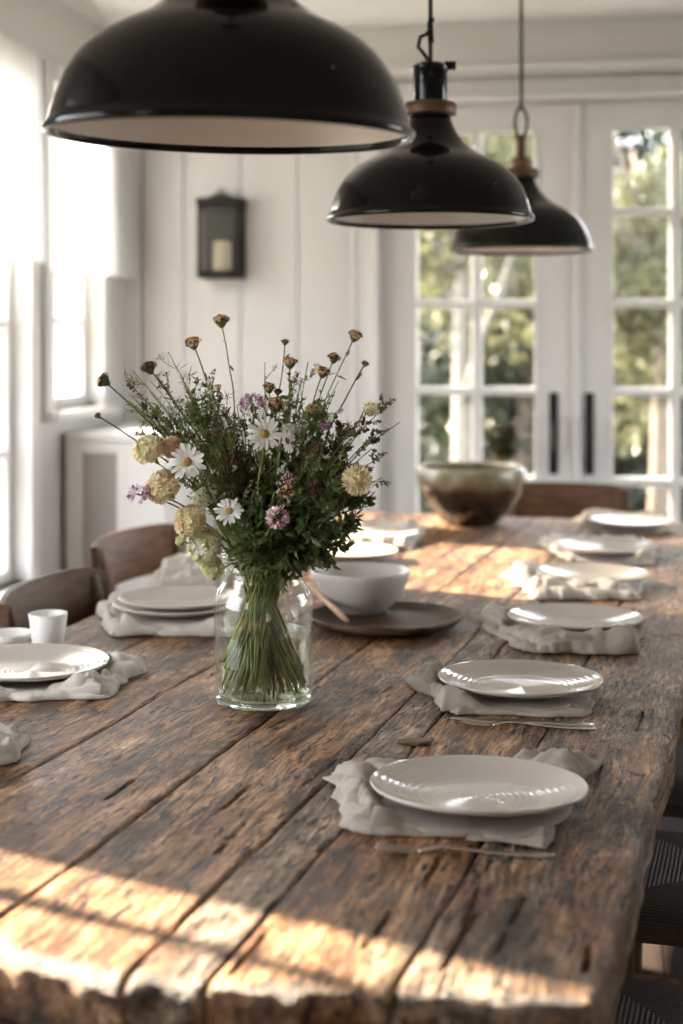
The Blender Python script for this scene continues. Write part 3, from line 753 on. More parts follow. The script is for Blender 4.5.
plate((c[0]-.02,c[1],TZ+.0095),'dinner plate beside the mottled pot, furthest on the left side',scale=.9)

# small cup and a lid-like bowl at the left edge
u,v=at(48,653,TZ)
cp=thing('tumbler','small white tapered cup near the left table edge behind a plate','cup',(u,v,TZ))
MB().lathe([(0,.003),(.022,.003),(.0245,.006),(.0335,.072),(.0345,.074),(.0355,.072),(.027,.004),(.025,0),(0,0)],40).build('cup_body',M['white_cup'],cp,smooth=True)
u,v=at(9,651,TZ)
tag(MB().lathe([(0,.004),(.02,.005),(.036,.020),(.041,.034),(.0425,.035),(.044,.033),(.038,.017),(.022,.001),(.018,0),(0,0)],40).build('dipping_bowl',M['white_cup'],None,smooth=True,loc=(u,v,TZ)),'small round white bowl behind the plate at the left edge','bowl')

# wooden board, white bowl, spoon
u,v=at(384,617,TZ+.02)
mb=MB(); pr=[(0,.012),(.10,.012),(.135,.016),(.150,.026),(.154,.026),(.156,.022),(.148,.012),(.11,.001),(.09,0),(0,0)]
n=72; vs=[];fs=[];k=len(pr)
for i in range(n):
    a=2*PI*i/n; w=1+.018*noise.noise(Vector((math.cos(a)*1.5,math.sin(a)*1.5,2)))
    for r,z in pr: vs.append((r*w*1.0*math.cos(a),r*w*math.sin(a),z+(.004*noise.noise(Vector((a,3,0))) if z>.015 else 0)))
for i in range(n):
    for q in range(k-1): j=(i+1)%n; fs.append((i*k+q,j*k+q,j*k+q+1,i*k+q+1))
tag(mb.add(vs,fs).build('wooden_platter',M['board'],None,smooth=True,loc=(u,v,TZ+.001)),'dark round wooden platter under the white bowl','platter')
bu,bv=at(361,603,TZ+.03)
tag(MB().lathe([(0,.008),(.03,.009),(.06,.022),(.085,.048),(.098,.078),(.1015,.086),(.1030,.0865),(.1040,.084),(.101,.072),(.088,.042),(.066,.016),(.048,.004),(.046,0),(.040,0),(.038,.003),(0,.003)],72).build('serving_bowl',M['bowl'],None,smooth=True,loc=(bu,bv,TZ+.0135)),'plain white ceramic bowl standing on the wooden platter','bowl')
# spoon leans on the platter rim beside the bowl
p0=atd(300,568,2.86); p1=atd(347,611,2.80)
a=Vector((*at(347,622,TZ+.024),TZ+.026)); b=Vector((*at(309,588,TZ+.055),TZ+.062))
sp=thing('wooden_spoon','pale wooden spoon resting on the platter between the jar and the bowl','spoon',tuple(a))
dv=b-a; pts=[Vector((0,0,0))+dv*(q/8) for q in range(9)]
MB().tube(pts,[.0045,.0055,.006,.0058,.0056,.0056,.006,.0075,.009],8).build('spoon_handle',M['spoon'],sp,smooth=True)
n_=dv.normalized(); side=n_.cross(Vector((0,0,1))).normalized(); up=side.cross(n_)
vs=[];fs=[]
for j in range(9):
    for i in range(9):
        s=-1+i/4; t=-1+j/4; r=math.hypot(s,t); m=max(abs(s),abs(t)); kx=m/r if r>0 else 0
        x,y=s*kx,t*kx; vs.append(dv+n_*(.022+.03*y)+side*(.019*x)+up*(-.007*(1-x*x-y*y)))
for j in range(8):
    for i in range(8): q=j*9+i; fs.append((q,q+1,q+10,q+9))
o=MB().add(vs,fs).build('spoon_bowl',M['spoon'],sp,smooth=True); m_=o.modifiers.new('s','SOLIDIFY'); m_.thickness=.004

# glazed pot
u,v=at(471,524,TZ)
mb=MB().lathe([(0,.012),(.06,.013),(.10,.045),(.140,.100),(.158,.150),(.160,.168),(.157,.178),(.1585,.183),(.163,.184),(.168,.178),(.1715,.160),(.169,.135),(.155,.095),(.125,.048),(.092,.012),(.078,.004),(.076,0),(0,0)],72)
tag(mb.build('glazed_pot',M['pot'],None,smooth=True,loc=(u,v,TZ)),'large mottled green and dark brown glazed pot at the far end of the table','pot')
# loose wood chip
u,v=at(415,743,TZ); rnd=random.Random(4)
vs=[(.022*math.cos(a)*(1+.3*rnd.random()),.011*math.sin(a)*(1+.4*rnd.random()),z) for z in(0,.005) for a in [2*PI*k/9 for k in range(9)]]
fs=[tuple(range(8,-1,-1)),tuple(range(9,18))]+[(k,(k+1)%9,9+(k+1)%9,9+k) for k in range(9)]
tag(MB().add(vs,fs).build('wood_chip',M['chip'],None,bevel=.0015,loc=(u,v,TZ-.0005),rz=.2),'small dark wood chip lying on the table between the near plates','wood chip')

# ------------------------------------------------------------------ pendant lamps
def lamp(cx,rimy,d,label,axis_dx=0,tilt=(0,0),top='socket',rot=0):
    p=atd(cx,rimy,d)
    t=thing('pendant_lamp',label,'pendant lamp',tuple(p),rot,'black enamel pendant lamps')
    t.rotation_euler=(tilt[0],tilt[1],rot)
    out=[(.2015,.0075),(.2025,.0025),(.2045,-.0008),(.2075,-.0015),(.2105,.0025),(.2095,.0075),(.2055,.010),(.203,.018),(.198,.036),(.188,.062),(.173,.086),(.152,.107),(.125,.123),(.104,.132),(.092,.139),(.074,.153),(.058,.172),(.048,.190),(.042,.207),(.038,.216)]
    inn=[(.034,.205),(.045,.186),(.056,.166),(.075,.148),(.104,.128),(.125,.119),(.150,.103),(.170,.083),(.185,.060),(.195,.036),(.1995,.018)]
    MB().lathe(out,128).build('lamp_shade',M['enamel'],t,smooth=True)
    MB().lathe([(.038,.216)]+inn+[(.2015,.0075)],128).build('shade_lining',M['enamel_in'],t,smooth=True)
    MB().lathe([(.038,.212),(.052,.214),(.054,.219),(.054,.232),(.050,.238),(.034,.240)],32).build('collar',M['brass'],t,smooth=True,auto=40)
    if top=='socket':
        so_=MB().lathe([(.034,.236),(.035,.242),(.0345,.300),(.037,.303),(.037,.312),(.030,.318),(.010,.322),(0,.322)],32).build('socket',M['enamel'],t,smooth=True,auto=40)
        MB().box(.03,.052,-.006,.006,.306,.322).tube([(0,0,.318),(-.010,0,.335),(-.024,0,.352),(-.020,0,.372),(-.006,0,.378),(.002,0,.392)],.004,8).tube([(.002,0,.36),(.0,0,.40),(.004,0,.41)],.006,8).build('hook',M['black_iron'],so_,smooth=True)
        z0=.32
    else:
        so_=MB().lathe([(.032,.238),(.034,.262),(.024,.272),(.015,.274),(.015,.325),(.019,.328),(.019,.335),(0,.336)],24).build('socket',M['brass'],t,smooth=True,auto=40)
        MB().tube([(.018*math.cos(a)*1.0,0,.375+.042*math.sin(a)) for a in [2*PI*k/20 for k in range(21)]],.0045,8).build('hook',M['black_iron'],so_,smooth=True)
        z0=.415
    MB().lathe([(0,.06),(.026,.07),(.033,.10),(.026,.13),(.016,.15),(.016,.20),(0,.20)],20).build('light_bulb',M['bulb'],t,smooth=True)
    zc=ZC-p.z-.001
    MB().tube([(.001,0,z0),(.0,0,zc-.02)],.0045 if top=='socket' else .0055,8).build('cord',M['cable'],t,smooth=True)
    MB().lathe([(0,zc-.03),(.03,zc-.028),(.055,zc-.012),(.06,zc-.001),(0,zc-.001)],32).build('ceiling_rose',M['black_iron'],t,smooth=True)
    return t
tb=NT('bulb_glass'); tb.pbr(Base_Color=(.9,.88,.84),Roughness=.15); M['bulb']=tb.mat
lamp(230,137,1.646,'largest black enamel pendant lamp, hanging nearest the camera',tilt=(math.radians(2.4),math.radians(1.0)),rot=math.radians(10))
lamp(430,221,2.93,'middle black enamel pendant lamp with a black ribbed socket',rot=math.radians(10))
lamp(521,251,4.23,'furthest black pendant lamp, hanging from a metal link',top='link',rot=math.radians(10))

# ------------------------------------------------------------------ jar of wild flowers
ju,jv=at(263.5,701,TZ); JZ=TZ+.0008
J=Vector((ju,jv,JZ))
jo=[(0,.004),(.060,.002),(.070,0),(.076,.003),(.0785,.012),(.0785,.150),(.0775,.165),(.073,.178),(.066,.187),(.0625,.194),(.0625,.206),(.0645,.209),(.0645,.213),(.0625,.215),(.0625,.222),(.0645,.226),(.0640,.231),(.0625,.232)]
ji=[(.0605,.231),(.0590,.226),(.0590,.194),(.062,.187),(.069,.176),(.0738,.163),(.0748,.150),(.0748,.018),(.070,.011),(.050,.010),(0,.012)]
jm=MB().lathe(jo+ji,96)
jm.m=[1 if (sum(jm.v[q][2] for q in f)/len(f)<.0135 or sum(jm.v[q][2] for q in f)/len(f)>.223) else 0 for f in jm.f]
jar=jm.build('glass_jar',[M['jar'],M['jar_thick']],None,smooth=True,loc=tuple(J))
tag(jar,'clear glass jar of water holding the wildflower bouquet','jar')
wt=MB().lathe([(0,.0125),(.050,.0105),(.0702,.0115),(.0746,.018),(.0746,.110),(.0735,.1105),(0,.1095)],64).build('water',M['water'],None,smooth=True,loc=tuple(J))
tag(wt,'clear water half filling the flower jar','water',kind='stuff')

CAM=Vector((0,0,EYE)); DJ=Vector((ju*s_*-1,0,0))
djd=-ju*s_+jv*c_                                        # depth of the jar along the camera heading
FWD=Vector((*room(0,1),0)); RGT=Vector((*room(1,0),0)); UP=Vector((0,0,1))
def bp(px,py,dd=0.0): return atd(px,py,djd+dd)
rb=random.Random(77)
def bez(p0,p1,p2,p3,n):
    o=[]
    for i in range(n+1):
        t=i/n; o.append(p0*(1-t)**3+p1*3*t*(1-t)**2+p2*3*t*t*(1-t)+p3*t**3)
    return o
def stem_path(tip,curl=0,n=18):
    """from the jar floor through its neck to the tip"""
    rel=tip-J; hd=Vector((rel.x,rel.y,0)); L=hd.length
    h=hd/L if L>1e-5 else Vector((1,0,0))
    a=rb.uniform(-.9,.9); hb=Matrix.Rotation(a,3,'Z')@h
    hb=Matrix.Rotation(rb.gauss(0,.7),3,'Z')@hb; base=J+(-hb*(.068*math.sqrt(rb.uniform(.05,1))))+Vector((0,0,rb.uniform(.014,.05)+(rb.random()<.35)*rb.uniform(0,.04)))
    nr=min(.045,.012+L*.16)*rb.uniform(.6,1.0)
    neck=J+h*nr+Matrix.Rotation(PI/2,3,'Z')@h*rb.uniform(-.02,.02)+Vector((0,0,.215))
    d1=(neck-base).normalized()
    A=bez(base,base+d1*.06,neck-d1*.06,neck,7)
    dist=(tip-neck).length; out=(tip-neck).normalized()
    s0=(d1*.6+out*.4+Vector((0,0,.25))).normalized()
    c2=tip-(out+Vector((0,0,-.35 if curl<.5 else 1.6))).normalized()*dist*.35
    if curl<0: c2=tip-Vector((0,0,1))*dist*.35
    B=bez(neck,neck+s0*dist*.4,c2,tip,n-7)
    w_=rv(1); B=[p+Vector((noise.noise(p*9+w_*5),noise.noise(p*9+w_*9),0))*.012*min(1,(len(B)-1-i)/3)*min(1,i/3) for i,p in enumerate(B)]
    return A+B[1:]
def leafq(mb,p,d,nrm,L,W,mi=0,bend=.25):
    d=d.normalized(); s=d.cross(nrm); s=s.normalized() if s.length>1e-6 else d.orthogonal().normalized(); n=s.cross(d)
    mb.add([p,p+d*L*.35+s*W-n*L*bend*.1,p+d*L*.35-s*W-n*L*bend*.1,p+d*L*.72+s*W*.75-n*L*bend*.5,p+d*L*.72-s*W*.75-n*L*bend*.5,p+d*L-n*L*bend],
           [(0,2,1),(1,2,4,3),(3,4,5)],mi)
def rv(s=1): return Vector((rb.gauss(0,1),rb.gauss(0,1),rb.gauss(0,1))).normalized()*s
def mkstem(root,path,r0=.0022,r1=.0011,mat='stem'):
    n=len(path); MB().tube([p-root.location for p in path],[r0+(r1-r0)*i/(n-1) for i in range(n)],6).build('stem',M[mat],root,smooth=True)
def froot(name,label,cat,group): return thing(name,label,cat,tuple(J+Vector((0,0,.02))),0,group)
def orient(nrm):
    return nrm.to_track_quat('Z','Y').to_matrix().to_4x4()
def head_at(p,nrm,root): return Matrix.Translation(p-root.location)@orient(nrm)
def stem_leaves(root,path,k,L=.022,W=.003,mat='leaf',lo=9):
    mb=MB()
    for _ in range(k):
        i=rb.randrange(lo,len(path)-1); p=path[i]-root.location; t=(path[i+1]-path[i]).normalized()
        leafq(mb,p,t*.6+rv(.9),rv(),L*rb.uniform(.6,1.2),W*rb.uniform(.7,1.3))
    mb.build('leaves',M[mat],root)
def daisy(px,py,dd,R,face,label):
    root=froot('daisy',label,'flower','white daisies'); tip=bp(px,py,dd); path=stem_path(tip-face*.012); path.append(tip-face*.002); mkstem(root,path,.0024,.0014)
    Mx=head_at(tip,face,root); mb=MB(); n=17
    for k in range(n):
        a=2*PI*k/n+rb.uniform(-.07,.07); L=R*rb.uniform(.84,1.08); w=R*rb.uniform(.088,.118); drop=rb.uniform(-.12,.30)
        for (q0,q1) in ((0,1),):
            vs=[];fs=[]
            N=6
            for i in range(N+1):
                q=i/N; r=R*.22+(L-R*.22)*q; ww=w*(.45+.75*math.sin(PI*min(1,q*.62+.12)))*(1 if i<N else .35); z=.10*R*math.sin(q*PI*.6)-drop*R*q*q+(.03*R if k%2 else 0)
                for s in(-1,0,1): vs.append(Mx@(Matrix.Rotation(a,4,'Z')@Vector((r,s*ww,z-(.03*R if s==0 else 0)))))
            for i in range(N):
                for s in range(2): b=i*3+s; fs.append((b,b+1,b+4,b+3))
            mb.add(vs,fs)
    mb.build('petals',M['petal'],root,smooth=True)
    MB().lathe([(0,.15*R),(.10*R,.145*R),(.18*R,.12*R),(.24*R,.06*R),(.26*R,0),(0,-.06*R)],24,Mx).build('flower_disc',M['disc'],root,smooth=True)
    g=MB()
    g.lathe([(.002,-.35*R),(.12*R,-.2*R),(.24*R,-.05*R),(.22*R,-.02*R),(0,-.05*R)],14,Mx); g.build('calyx',M['stem'],root,smooth=True)
    stem_leaves(root,path,8)
camdir=lambda p:(CAM-p).normalized()
def toc(px,py,x=0,z=0): v=camdir(bp(px,py)); return (v+RGT*x+UP*z).normalized()
daisy(187,462,-.14,.029,toc(187,462,-.12,.25),'largest white daisy, low at the left of the bouquet')
daisy(265,434,-.13,.027,toc(265,434,.05,.3),'white daisy facing out near the bouquet centre')
daisy(229,511,-.15,.0235,toc(229,511,-.1,.55),'white daisy lowest in the bouquet, tilted upwards')
daisy(287,441,-.09,.020,toc(287,441,1.6,.5),'white daisy seen half from the side beside the central daisy')
def florets(mb,Mx,R,n,fs,flat=.6,mis=(0,),dome=1.0,mn=-.3):
    """small petalled florets over a dome"""
    for k in range(n):
        u=rb.uniform(mn,1); a=rb.uniform(0,2*PI); r=math.sqrt(max(0,1-u*u)); p=Vector((r*math.cos(a),r*math.sin(a),u*flat))*R*rb.uniform(.62,1.12)
        nrm=Vector((p.x,p.y,p.z/flat/flat if flat else 1)).normalized(); mi=rb.choice(mis)
        t=nrm.orthogonal().normalized(); b=nrm.cross(t); ph=rb.random()*PI
        for q in range(4):
            w=ph+q*PI/2; d=(t*math.cos(w)+b*math.sin(w))*.85+nrm*.45; s=nrm.cross(d).normalized()
            vs=[p,p+d*fs*.6+s*fs*.38,p+d*fs*1.05,p+d*fs*.6-s*fs*.38]
            mb.add([Mx@x for x in vs],[(0,1,2,3)],mi)
def button(px,py,dd,R,label,mats=('tan','brown'),curl=0,nrm=None,stemmat='stem',lv=5,name='seed_head_flower'):
    root=froot(name,label,'flower','dried button flowers'); tip=bp(px,py,dd); path=stem_path(tip,curl); mkstem(root,path,.0017,.0011,stemmat)
    if nrm is None: nrm=((path[-1]-path[-3]).normalized()+UP*.5+camdir(tip)*.45).normalized()
    Mx=head_at(tip,nrm,root)
    MB().lathe([(.0012,-.95*R),(.35*R,-.75*R),(.68*R,-.3*R),(.84*R,.15*R),(.6*R,.3*R),(0,.35*R)],14,Mx).build('calyx',M['leaf2'],root,smooth=True)
    mb=MB(); florets(mb,Mx@Matrix.Translation((0,0,.12*R)),R*.92,int(90),R*.30,.62,(0,0,0,1),mn=-.15)
    mb.build('flower_head',[M[m] for m in mats],root); stem_leaves(root,path,lv,.018,.0025)
# the loose heads standing above the mass
for a in ((221,321,.02,.0130,'tallest tan button flower on a straight stem above the bouquet'),
          (193,343,-.02,.0125,'tan button flower second tallest, left of the tallest one'),
          (355,336,.02,.0115,'tan button flower high on the right, on a long leaning stem'),
          (290,363,.03,.0115,'tan button flower above the bouquet right of centre'),
          (323,372,.0,.0115,'tan button flower low of the trio at the upper right'),
          (334,358,.05,.0105,'small tan button flower between the right hand trio'),
          (276,405,-.05,.0140,'tan button flower just above the central daisy'),
          (313,411,-.03,.0125,'tan button flower half sunk in the greenery right of centre'),
          (269,388,.0,.0105,'flat greenish tan flower left of the upper trio')):
    button(*a)
button(149,368,-.02,.0125,'dark brown button flower at the upper left',('brown','brown'),stemmat='stem_d')
button(104,381,-.04,.0120,'brown and yellow bud at the far left tip of the bouquet',('brown','yellow'),nrm=Vector((-RGT.x*.8,-RGT.y*.8,.5)),stemmat='stem_d')
button(285,342,.06,.0065,'tiny green bud above the middle of the bouquet',('leaf2','tan'))
button(365,364,.04,.0060,'tiny brown bud on a thin stem at the upper right',('brown','tan'),stemmat='stem_d')
button(218,387,.0,.0060,'small yellow bud nodding on an arched stem',('yellow','tan'),curl=1)
button(98,416,-.04,.0055,'small green tip on a bare stem at the far left',('leaf2','leaf'),stemmat='stem_d',lv=2)
button(278,392,-.02,.0065,'dark round bud in front of the flat tan flower',('brown','brown'))
button(208,420,-.06,.0075,'small olive brown bud above the left daisy',('leaf2','brown'))
# cream pompoms
def pompom(px,py,dd,R,label,mats,n=260):
    root=froot('pompom_flower',label,'flower','cream pompom flowers'); tip=bp(px,py,dd); path=stem_path(tip); mkstem(root,path)
    Mx=Matrix.Translation(tip-root.location); mb=MB()
    mb.lathe([(0,-.8*R),(.5*R,-.65*R),(.8*R,-.1*R),(.7*R,.4*R),(.35*R,.72*R),(0,.8*R)],16,Mx)
    for k in range(n):
        u=-1+2*(k+.5)/n; a=k*2.39996; r=math.sqrt(1-u*u); nrm=Vector((r*math.cos(a),r*math.sin(a),u))
        p=nrm*R*.62; leafq(mb,(tip-root.location)+p,nrm+rv(.25),rv(),R*.42,R*.085,rb.choice((0,0,1)),.2)
    mb.build('flower_head',[M[m] for m in mats],root); stem_leaves(root,path,10)
pompom(357,480,-.12,.0245,'large cream pompom flower low on the right of the bouquet',('cream','yellow'))
pompom(371,409,-.04,.0130,'small greenish yellow pompom at the upper right',('cream','leaf2'),140)
# clusters of pale yellow, lime and peach florets
def cluster(px,py,dd,R,label,mats,n=110,flat=.75,fs=.0045):
    root=froot('cluster_flower',label,'flower','pale clustered flowers'); tip=bp(px,py,dd); path=stem_path(tip-UP*R*.5); mkstem(root,path)
    face=(camdir(tip)*.5+(tip-J-UP*.25).normalized()*.6+UP*.2).normalized(); R*=.84; Mx=head_at(tip,face,root)
    mb=MB(); florets(mb,Mx,R,int(n*2.0),fs*1.45,flat*.95,tuple(range(len(mats)))); mb.lathe([(0,-.1*R),(.35*R,-.08*R),(.52*R,.1*R*flat),(.42*R,.36*R*flat),(.2*R,.5*R*flat),(0,.54*R*flat)],14,Mx); mb.build('flower_head',[M[m] for m in mats],root)
    b=MB()
    for k in range(26):
        e=rv(R*.8); e=tip-root.location+Vector((e.x,e.y,e.z)); b.tube([path[-2]-root.location,(path[-1]-root.location)*.5+e*.5,e],.0006,4)
    b.build('flower_stalks',M['stem'],root)
cluster(148,450,-.10,.024,'pale yellow clustered flower at the left, uppermost of the pale clusters',('yellow','yellow','lime'),150)
cluster(170,447,-.08,.017,'peach clustered flower beside the uppermost pale yellow one',('peach','peach','yellow'),90)
cluster(163,487,-.10,.028,'yellow and tan clustered flower below the largest daisy at left',('yellow','lime','peach'),190)
cluster(190,521,-.10,.026,'yellow clustered flower low at the left beside the lowest daisy',('yellow','lime','peach'),180)
cluster(205,545,-.09,.029,'lime green clustered flower hanging over the jar rim',('lime','lime','petal'),210)
cluster(213,568,-.08,.018,'lowest lime flower cluster touching the jar neck',('lime','lime'),100)
cluster(180,541,-.10,.007,'tiny lime flower hanging by itself at the lower left',('lime','lime'),30,fs=.003)
cluster(290,432,-.04,.015,'greenish white cluster behind the half turned daisy',('petal','lime'),60,fs=.0035)
cluster(205,498,-.06,.02,'white clustered flower behind the left pale clusters',('petal','lime'),50,fs=.0035)
# pink and purple heads
def pinky(px,py,dd,R,label,mats,n=90): 
    root=froot('clover_flower',label,'flower','pink and purple flowers'); tip=bp(px,py,dd); path=stem_path(tip); mkstem(root,path,.0016,.001,'stem_d')
    Mx=head_at(tip,((tip-J-UP*.2).normalized()+camdir(tip)*.5).normalized(),root); mb=MB()
    for k in range(n):
        u=-.5+1.5*(k+.5)/n; a=k*2.39996; r=math.sqrt(max(0,1-u*u)); nr=Vector((r*math.cos(a),r*math.sin(a),u*.8)); L=R*.55
        p=nr*R*.55; d=nr+rv(.2); v0=[Mx@p,Mx@(p+d*L*.6+nr.orthogonal().normalized()*L*.28),Mx@(p+d*L),Mx@(p+d*L*.6-nr.orthogonal().normalized()*L*.28)]
        mb.add(v0,[(0,1,2,3)],rb.choice(range(len(mats))))
    mb.build('flower_head',[M[m] for m in mats],root); stem_leaves(root,path,5)
pinky(138,494,-.11,.0175,'purple and white flower at the lower left edge of the bouquet',('purple','pink','petal'))
pinky(277,518,-.15,.0175,'pink clover like flower low in the middle of the bouquet',('pink','purple','petal','tan'))
pinky(252,403,-.02,.0200,'pale mauve flower above the central daisy',('pink','petal','purple'))
pinky(325,426,-.05,.0085,'small purple flower right of the central daisy',('purple','pink'))
pinky(287,492,-.14,.0110,'dusky burgundy flower spike above the pink clover',('burg','tan'))
pinky(288,478,-.14,.0085,'small dusky tip of the burgundy spike',('burg','pink'))
pinky(316,448,-.13,.0095,'dark burgundy button in the right half of the bouquet',('burg','brown'))
pinky(315,490,-.13,.0120,'near black burgundy head in the lower right greenery',('burg','brown'))
# filling sprigs
def sprig(tip,kind,label,grp,branches=9,curl=0,droop=0):
    root=froot(kind[0],label,kind[1],grp); path=stem_path(tip,curl); mkstem(root,path,.0016,.0007,kind[2]); o=root.location
    st=MB(); lf=MB(); bd=MB(); n=len(path); L0=kind[3]; W0=kind[4]; 
    for b in range(branches):
        i=rb.randrange(10,n-1); p=path[i]; t=(path[i+1]-path[i]).normalized(); ln=rb.uniform(.025,.06)*(1.15-.6*(i-8)/(n-8))*kind[7]
        d=(t*1.0+rv(.85)+UP*.25-UP*droop).normalized(); e=p+d*ln; mdp=p+d*ln*.5+rv(.004)
        st.tube([p-o,mdp-o,e-o],.0005,4,cap=False)
        for k in range(kind[5]):
            q=rb.uniform(.1,1); pp=(p*(1-q)+e*q if q<.5 else mdp*(1-(q-.5)*2)+e*((q-.5)*2))-o
            leafq(lf,pp,d*.7+rv(.8),rv(),L0*rb.uniform(.6,1.25),W0*rb.uniform(.7,1.3),0,.3)
        for k in range(kind[6]):
            q=rb.uniform(.5,1.05); pp=p*(1-q)+e*q-o+rv(.003); s=rb.uniform(.0011,.0023)
            bd.add([pp+Vector(v)*s for v in((1,0,0),(-1,0,0),(0,1,0),(0,-1,0),(0,0,1.3),(0,0,-1.3))],[(0,2,4),(2,1,4),(1,3,4),(3,0,4),(2,0,5),(1,2,5),(3,1,5),(0,3,5)])
    for k in range(kind[5]*2):
        i=rb.randrange(9,n-1); leafq(lf,path[i]-o,rv()+UP*.3-UP*droop,rv(),L0*rb.uniform(.7,1.3),W0,0,.3)
    if bd.v: lf.add(bd.v,bd.f,1); bd=MB()
    st.build('twigs',M[kind[2]],root); lf.build('leaves',[M[kind[8]],M[kind[9]]],root)
    if bd.v: bd.build('buds',M[kind[9]],root)
# name, category, stem mat, leaf L, W, leaves/branch, buds/branch, spread, leaf mat, bud mat
K_thyme=('herb_sprig','foliage sprig','stem',.0085,.0014,22,2,1.0,'leaf','burg')
K_dill=('feathery_sprig','foliage sprig','stem',.016,.0006,16,2,1.15,'leaf2','leaf2')
K_burg=('burgundy_sprig','foliage sprig','stem_d',.006,.0012,7,16,.9,'leaf3','burg')
K_dark=('leafy_sprig','foliage sprig','stem',.017,.0034,11,0,1.0,'leaf3','burg')
K_box=('small_leaf_sprig','foliage sprig','stem_d',.0075,.0022,15,3,1.0,'leaf','burg')
K_white=('gypsophila_sprig','foliage sprig','stem',.007,.0009,5,9,1.0,'leaf2','petal')
G='green filling sprigs of the bouquet'
def rtip(cx,cy,rx,ry,dz=.16):
    a=rb.uniform(0,2*PI); q=math.sqrt(rb.random()); x=cx+rx*q*math.cos(a); y=cy+ry*q*math.sin(a)
    dd=rb.uniform(-1,1)*dz*math.sqrt(max(.1,1-q*q*.8)); return bp(x,y,dd)
for k in range(46): sprig(rtip(268,448,105,62),K_thyme,'fine green herb sprig among the others in the bouquet','fine herb sprigs filling the bouquet')
for k in range(26): sprig(rtip(300,490,78,52,.15),K_dark,'narrow leaved dark green sprig deep in the bouquet','dark leafy sprigs in the bouquet',10)
for k in range(16): sprig(rtip(330,470,60,50,.14),K_box,'small leaved green sprig in the right half of the bouquet','small leaved sprigs in the bouquet',9)
for k in range(12): sprig(rtip(215,425,55,32,.12),K_burg,'burgundy budded sprig above the left daisy','burgundy sprigs at the left of the bouquet',8)
for k in range(7): sprig(rtip(358,438,22,20,.08),K_burg,'burgundy budded sprig at the upper right','burgundy sprigs at the right of the bouquet',8)
for k in range(8): sprig(rtip(255,470,80,45,.14),K_white,'sprig dotted with tiny white buds','tiny white budded sprigs')
for k in range(16): sprig(rtip(165,402,50,34,.10),rb.choice((K_dill,K_thyme,K_thyme)),'airy green sprig spreading at the upper left of the bouquet','airy sprigs at the upper left',9)
for k in range(14): sprig(rtip(290,395,62,24,.10),rb.choice((K_thyme,K_thyme,K_white)),'airy green sprig standing at the top of the bouquet','airy sprigs at the top',9)
# outlying sprays, one by one
for x,y,dd,K,lab in ((168,352,.0,K_dill,'feathery green spray reaching up at the upper left'),(132,370,-.03,K_dill,'feathery spray leaning out over the left side'),
      (150,392,-.02,K_dill,'feathery spray below the dark brown button flower'),(182,378,.02,K_dill,'feathery spray beside the second tallest button flower'),(205,372,.03,K_thyme,'thin herb tip left of the tallest button flower'),
      (308,362,.03,K_white,'airy budded tip among the upper right button flowers'),(265,362,.04,K_white,'airy budded tip above the mauve flower'),(300,385,.0,K_thyme,'upright herb tip under the trio of button flowers'),
      (400,422,-.02,K_box,'leafy sprig reaching furthest right of the bouquet'),(392,400,.03,K_box,'leafy sprig tip near the small pompom'),(385,455,-.04,K_box,'small leaved sprig at the right above the large pompom'),
      (382,478,-.04,K_box,'small leaved sprig at the right beside the large pompom'),(372,505,-.06,K_box,'small leaved sprig below the large pompom'),(135,400,-.02,K_burg,'thin dark sprig at the left edge'),
      (128,382,-.02,K_burg,'thin dark budded sprig at the upper left edge'),(345,425,.02,K_thyme,'herb tip beside the right burgundy sprigs')):
    sprig(bp(x,y,dd),K,lab,None,7)
# trailing greenery over the right of the neck
for x,y,dd in ((345,530,-.07),(330,520,-.12),(352,518,-.04),(318,535,-.13),(300,530,-.14),(335,505,-.12),(308,515,-.15),(280,545,-.13),(255,535,-.15),(240,530,-.14),(290,555,-.11),(325,545,-.08),(272,530,-.16),(300,548,-.10)):
    sprig(bp(x,y,dd),K_dark,'leafy sprig trailing over the jar rim','leafy sprigs trailing over the jar rim',11,curl=1,droop=.5)
# bare cut stems under the mass
for k in range(26):
    root=froot('flower_stalk','plain green stalk standing in the jar water','stalk','bare stalks in the jar'); p=stem_path(rtip(265,505,55,20,.10)); mkstem(root,p,rb.uniform(.0020,.0030),.0018)
    mb=MB()
    for q in range(5):
        i=rb.randrange(1,6); leafq(mb,p[i]-root.location,(UP*rb.choice((-1,1))+rv(.5)),rv(),rb.uniform(.02,.038),.0028)
    mb.build('leaves',M['leaf'],root)

# ------------------------------------------------------------------ garden
lw=MB().add([(-40,-30,-.35),(40,-30,-.35),(40,45,-.35),(-40,45,-.35)],[(0,1,2,3)]); struct(lw,'lawn',M['lawn'])
def crown_mesh(seed,R,H,n,ls,name,mat):
    r=random.Random(seed); mb=MB()
    blobs=[(Vector((r.uniform(-1,1)*R*.75,r.uniform(-1,1)*R*.75,r.uniform(-.85,.9)*H)),r.uniform(.25,.5)*R) for _ in range(26)]
    for k in range(n):
        c,b=r.choice(blobs); d=Vector((r.gauss(0,1),r.gauss(0,1),r.gauss(0,1))).normalized(); p=c+d*b*r.uniform(.6,1.05)
        t=Vector((r.gauss(0,1),r.gauss(0,1),r.gauss(0,1))).normalized(); nr=(d+Vector((r.gauss(0,.5),r.gauss(0,.5),r.gauss(0,.5)))).normalized()
        s=t.cross(nr)
        if s.length<.01: continue
        s.normalize(); t=nr.cross(s); L=ls*r.uniform(.6,1.3)
        mb.add([p,p+t*L*.5+s*L*.3,p+t*L,p+t*L*.5-s*L*.3],[(0,1,2,3)])
    o=mb.build(name,mat,None); me=o.data; bpy.data.objects.remove(o); return me
CR=[crown_mesh(1,1.5,1.7,6500,.13,'crown',M['tree1']),crown_mesh(2,1.7,2.0,6500,.15,'crown',M['tree2'])]
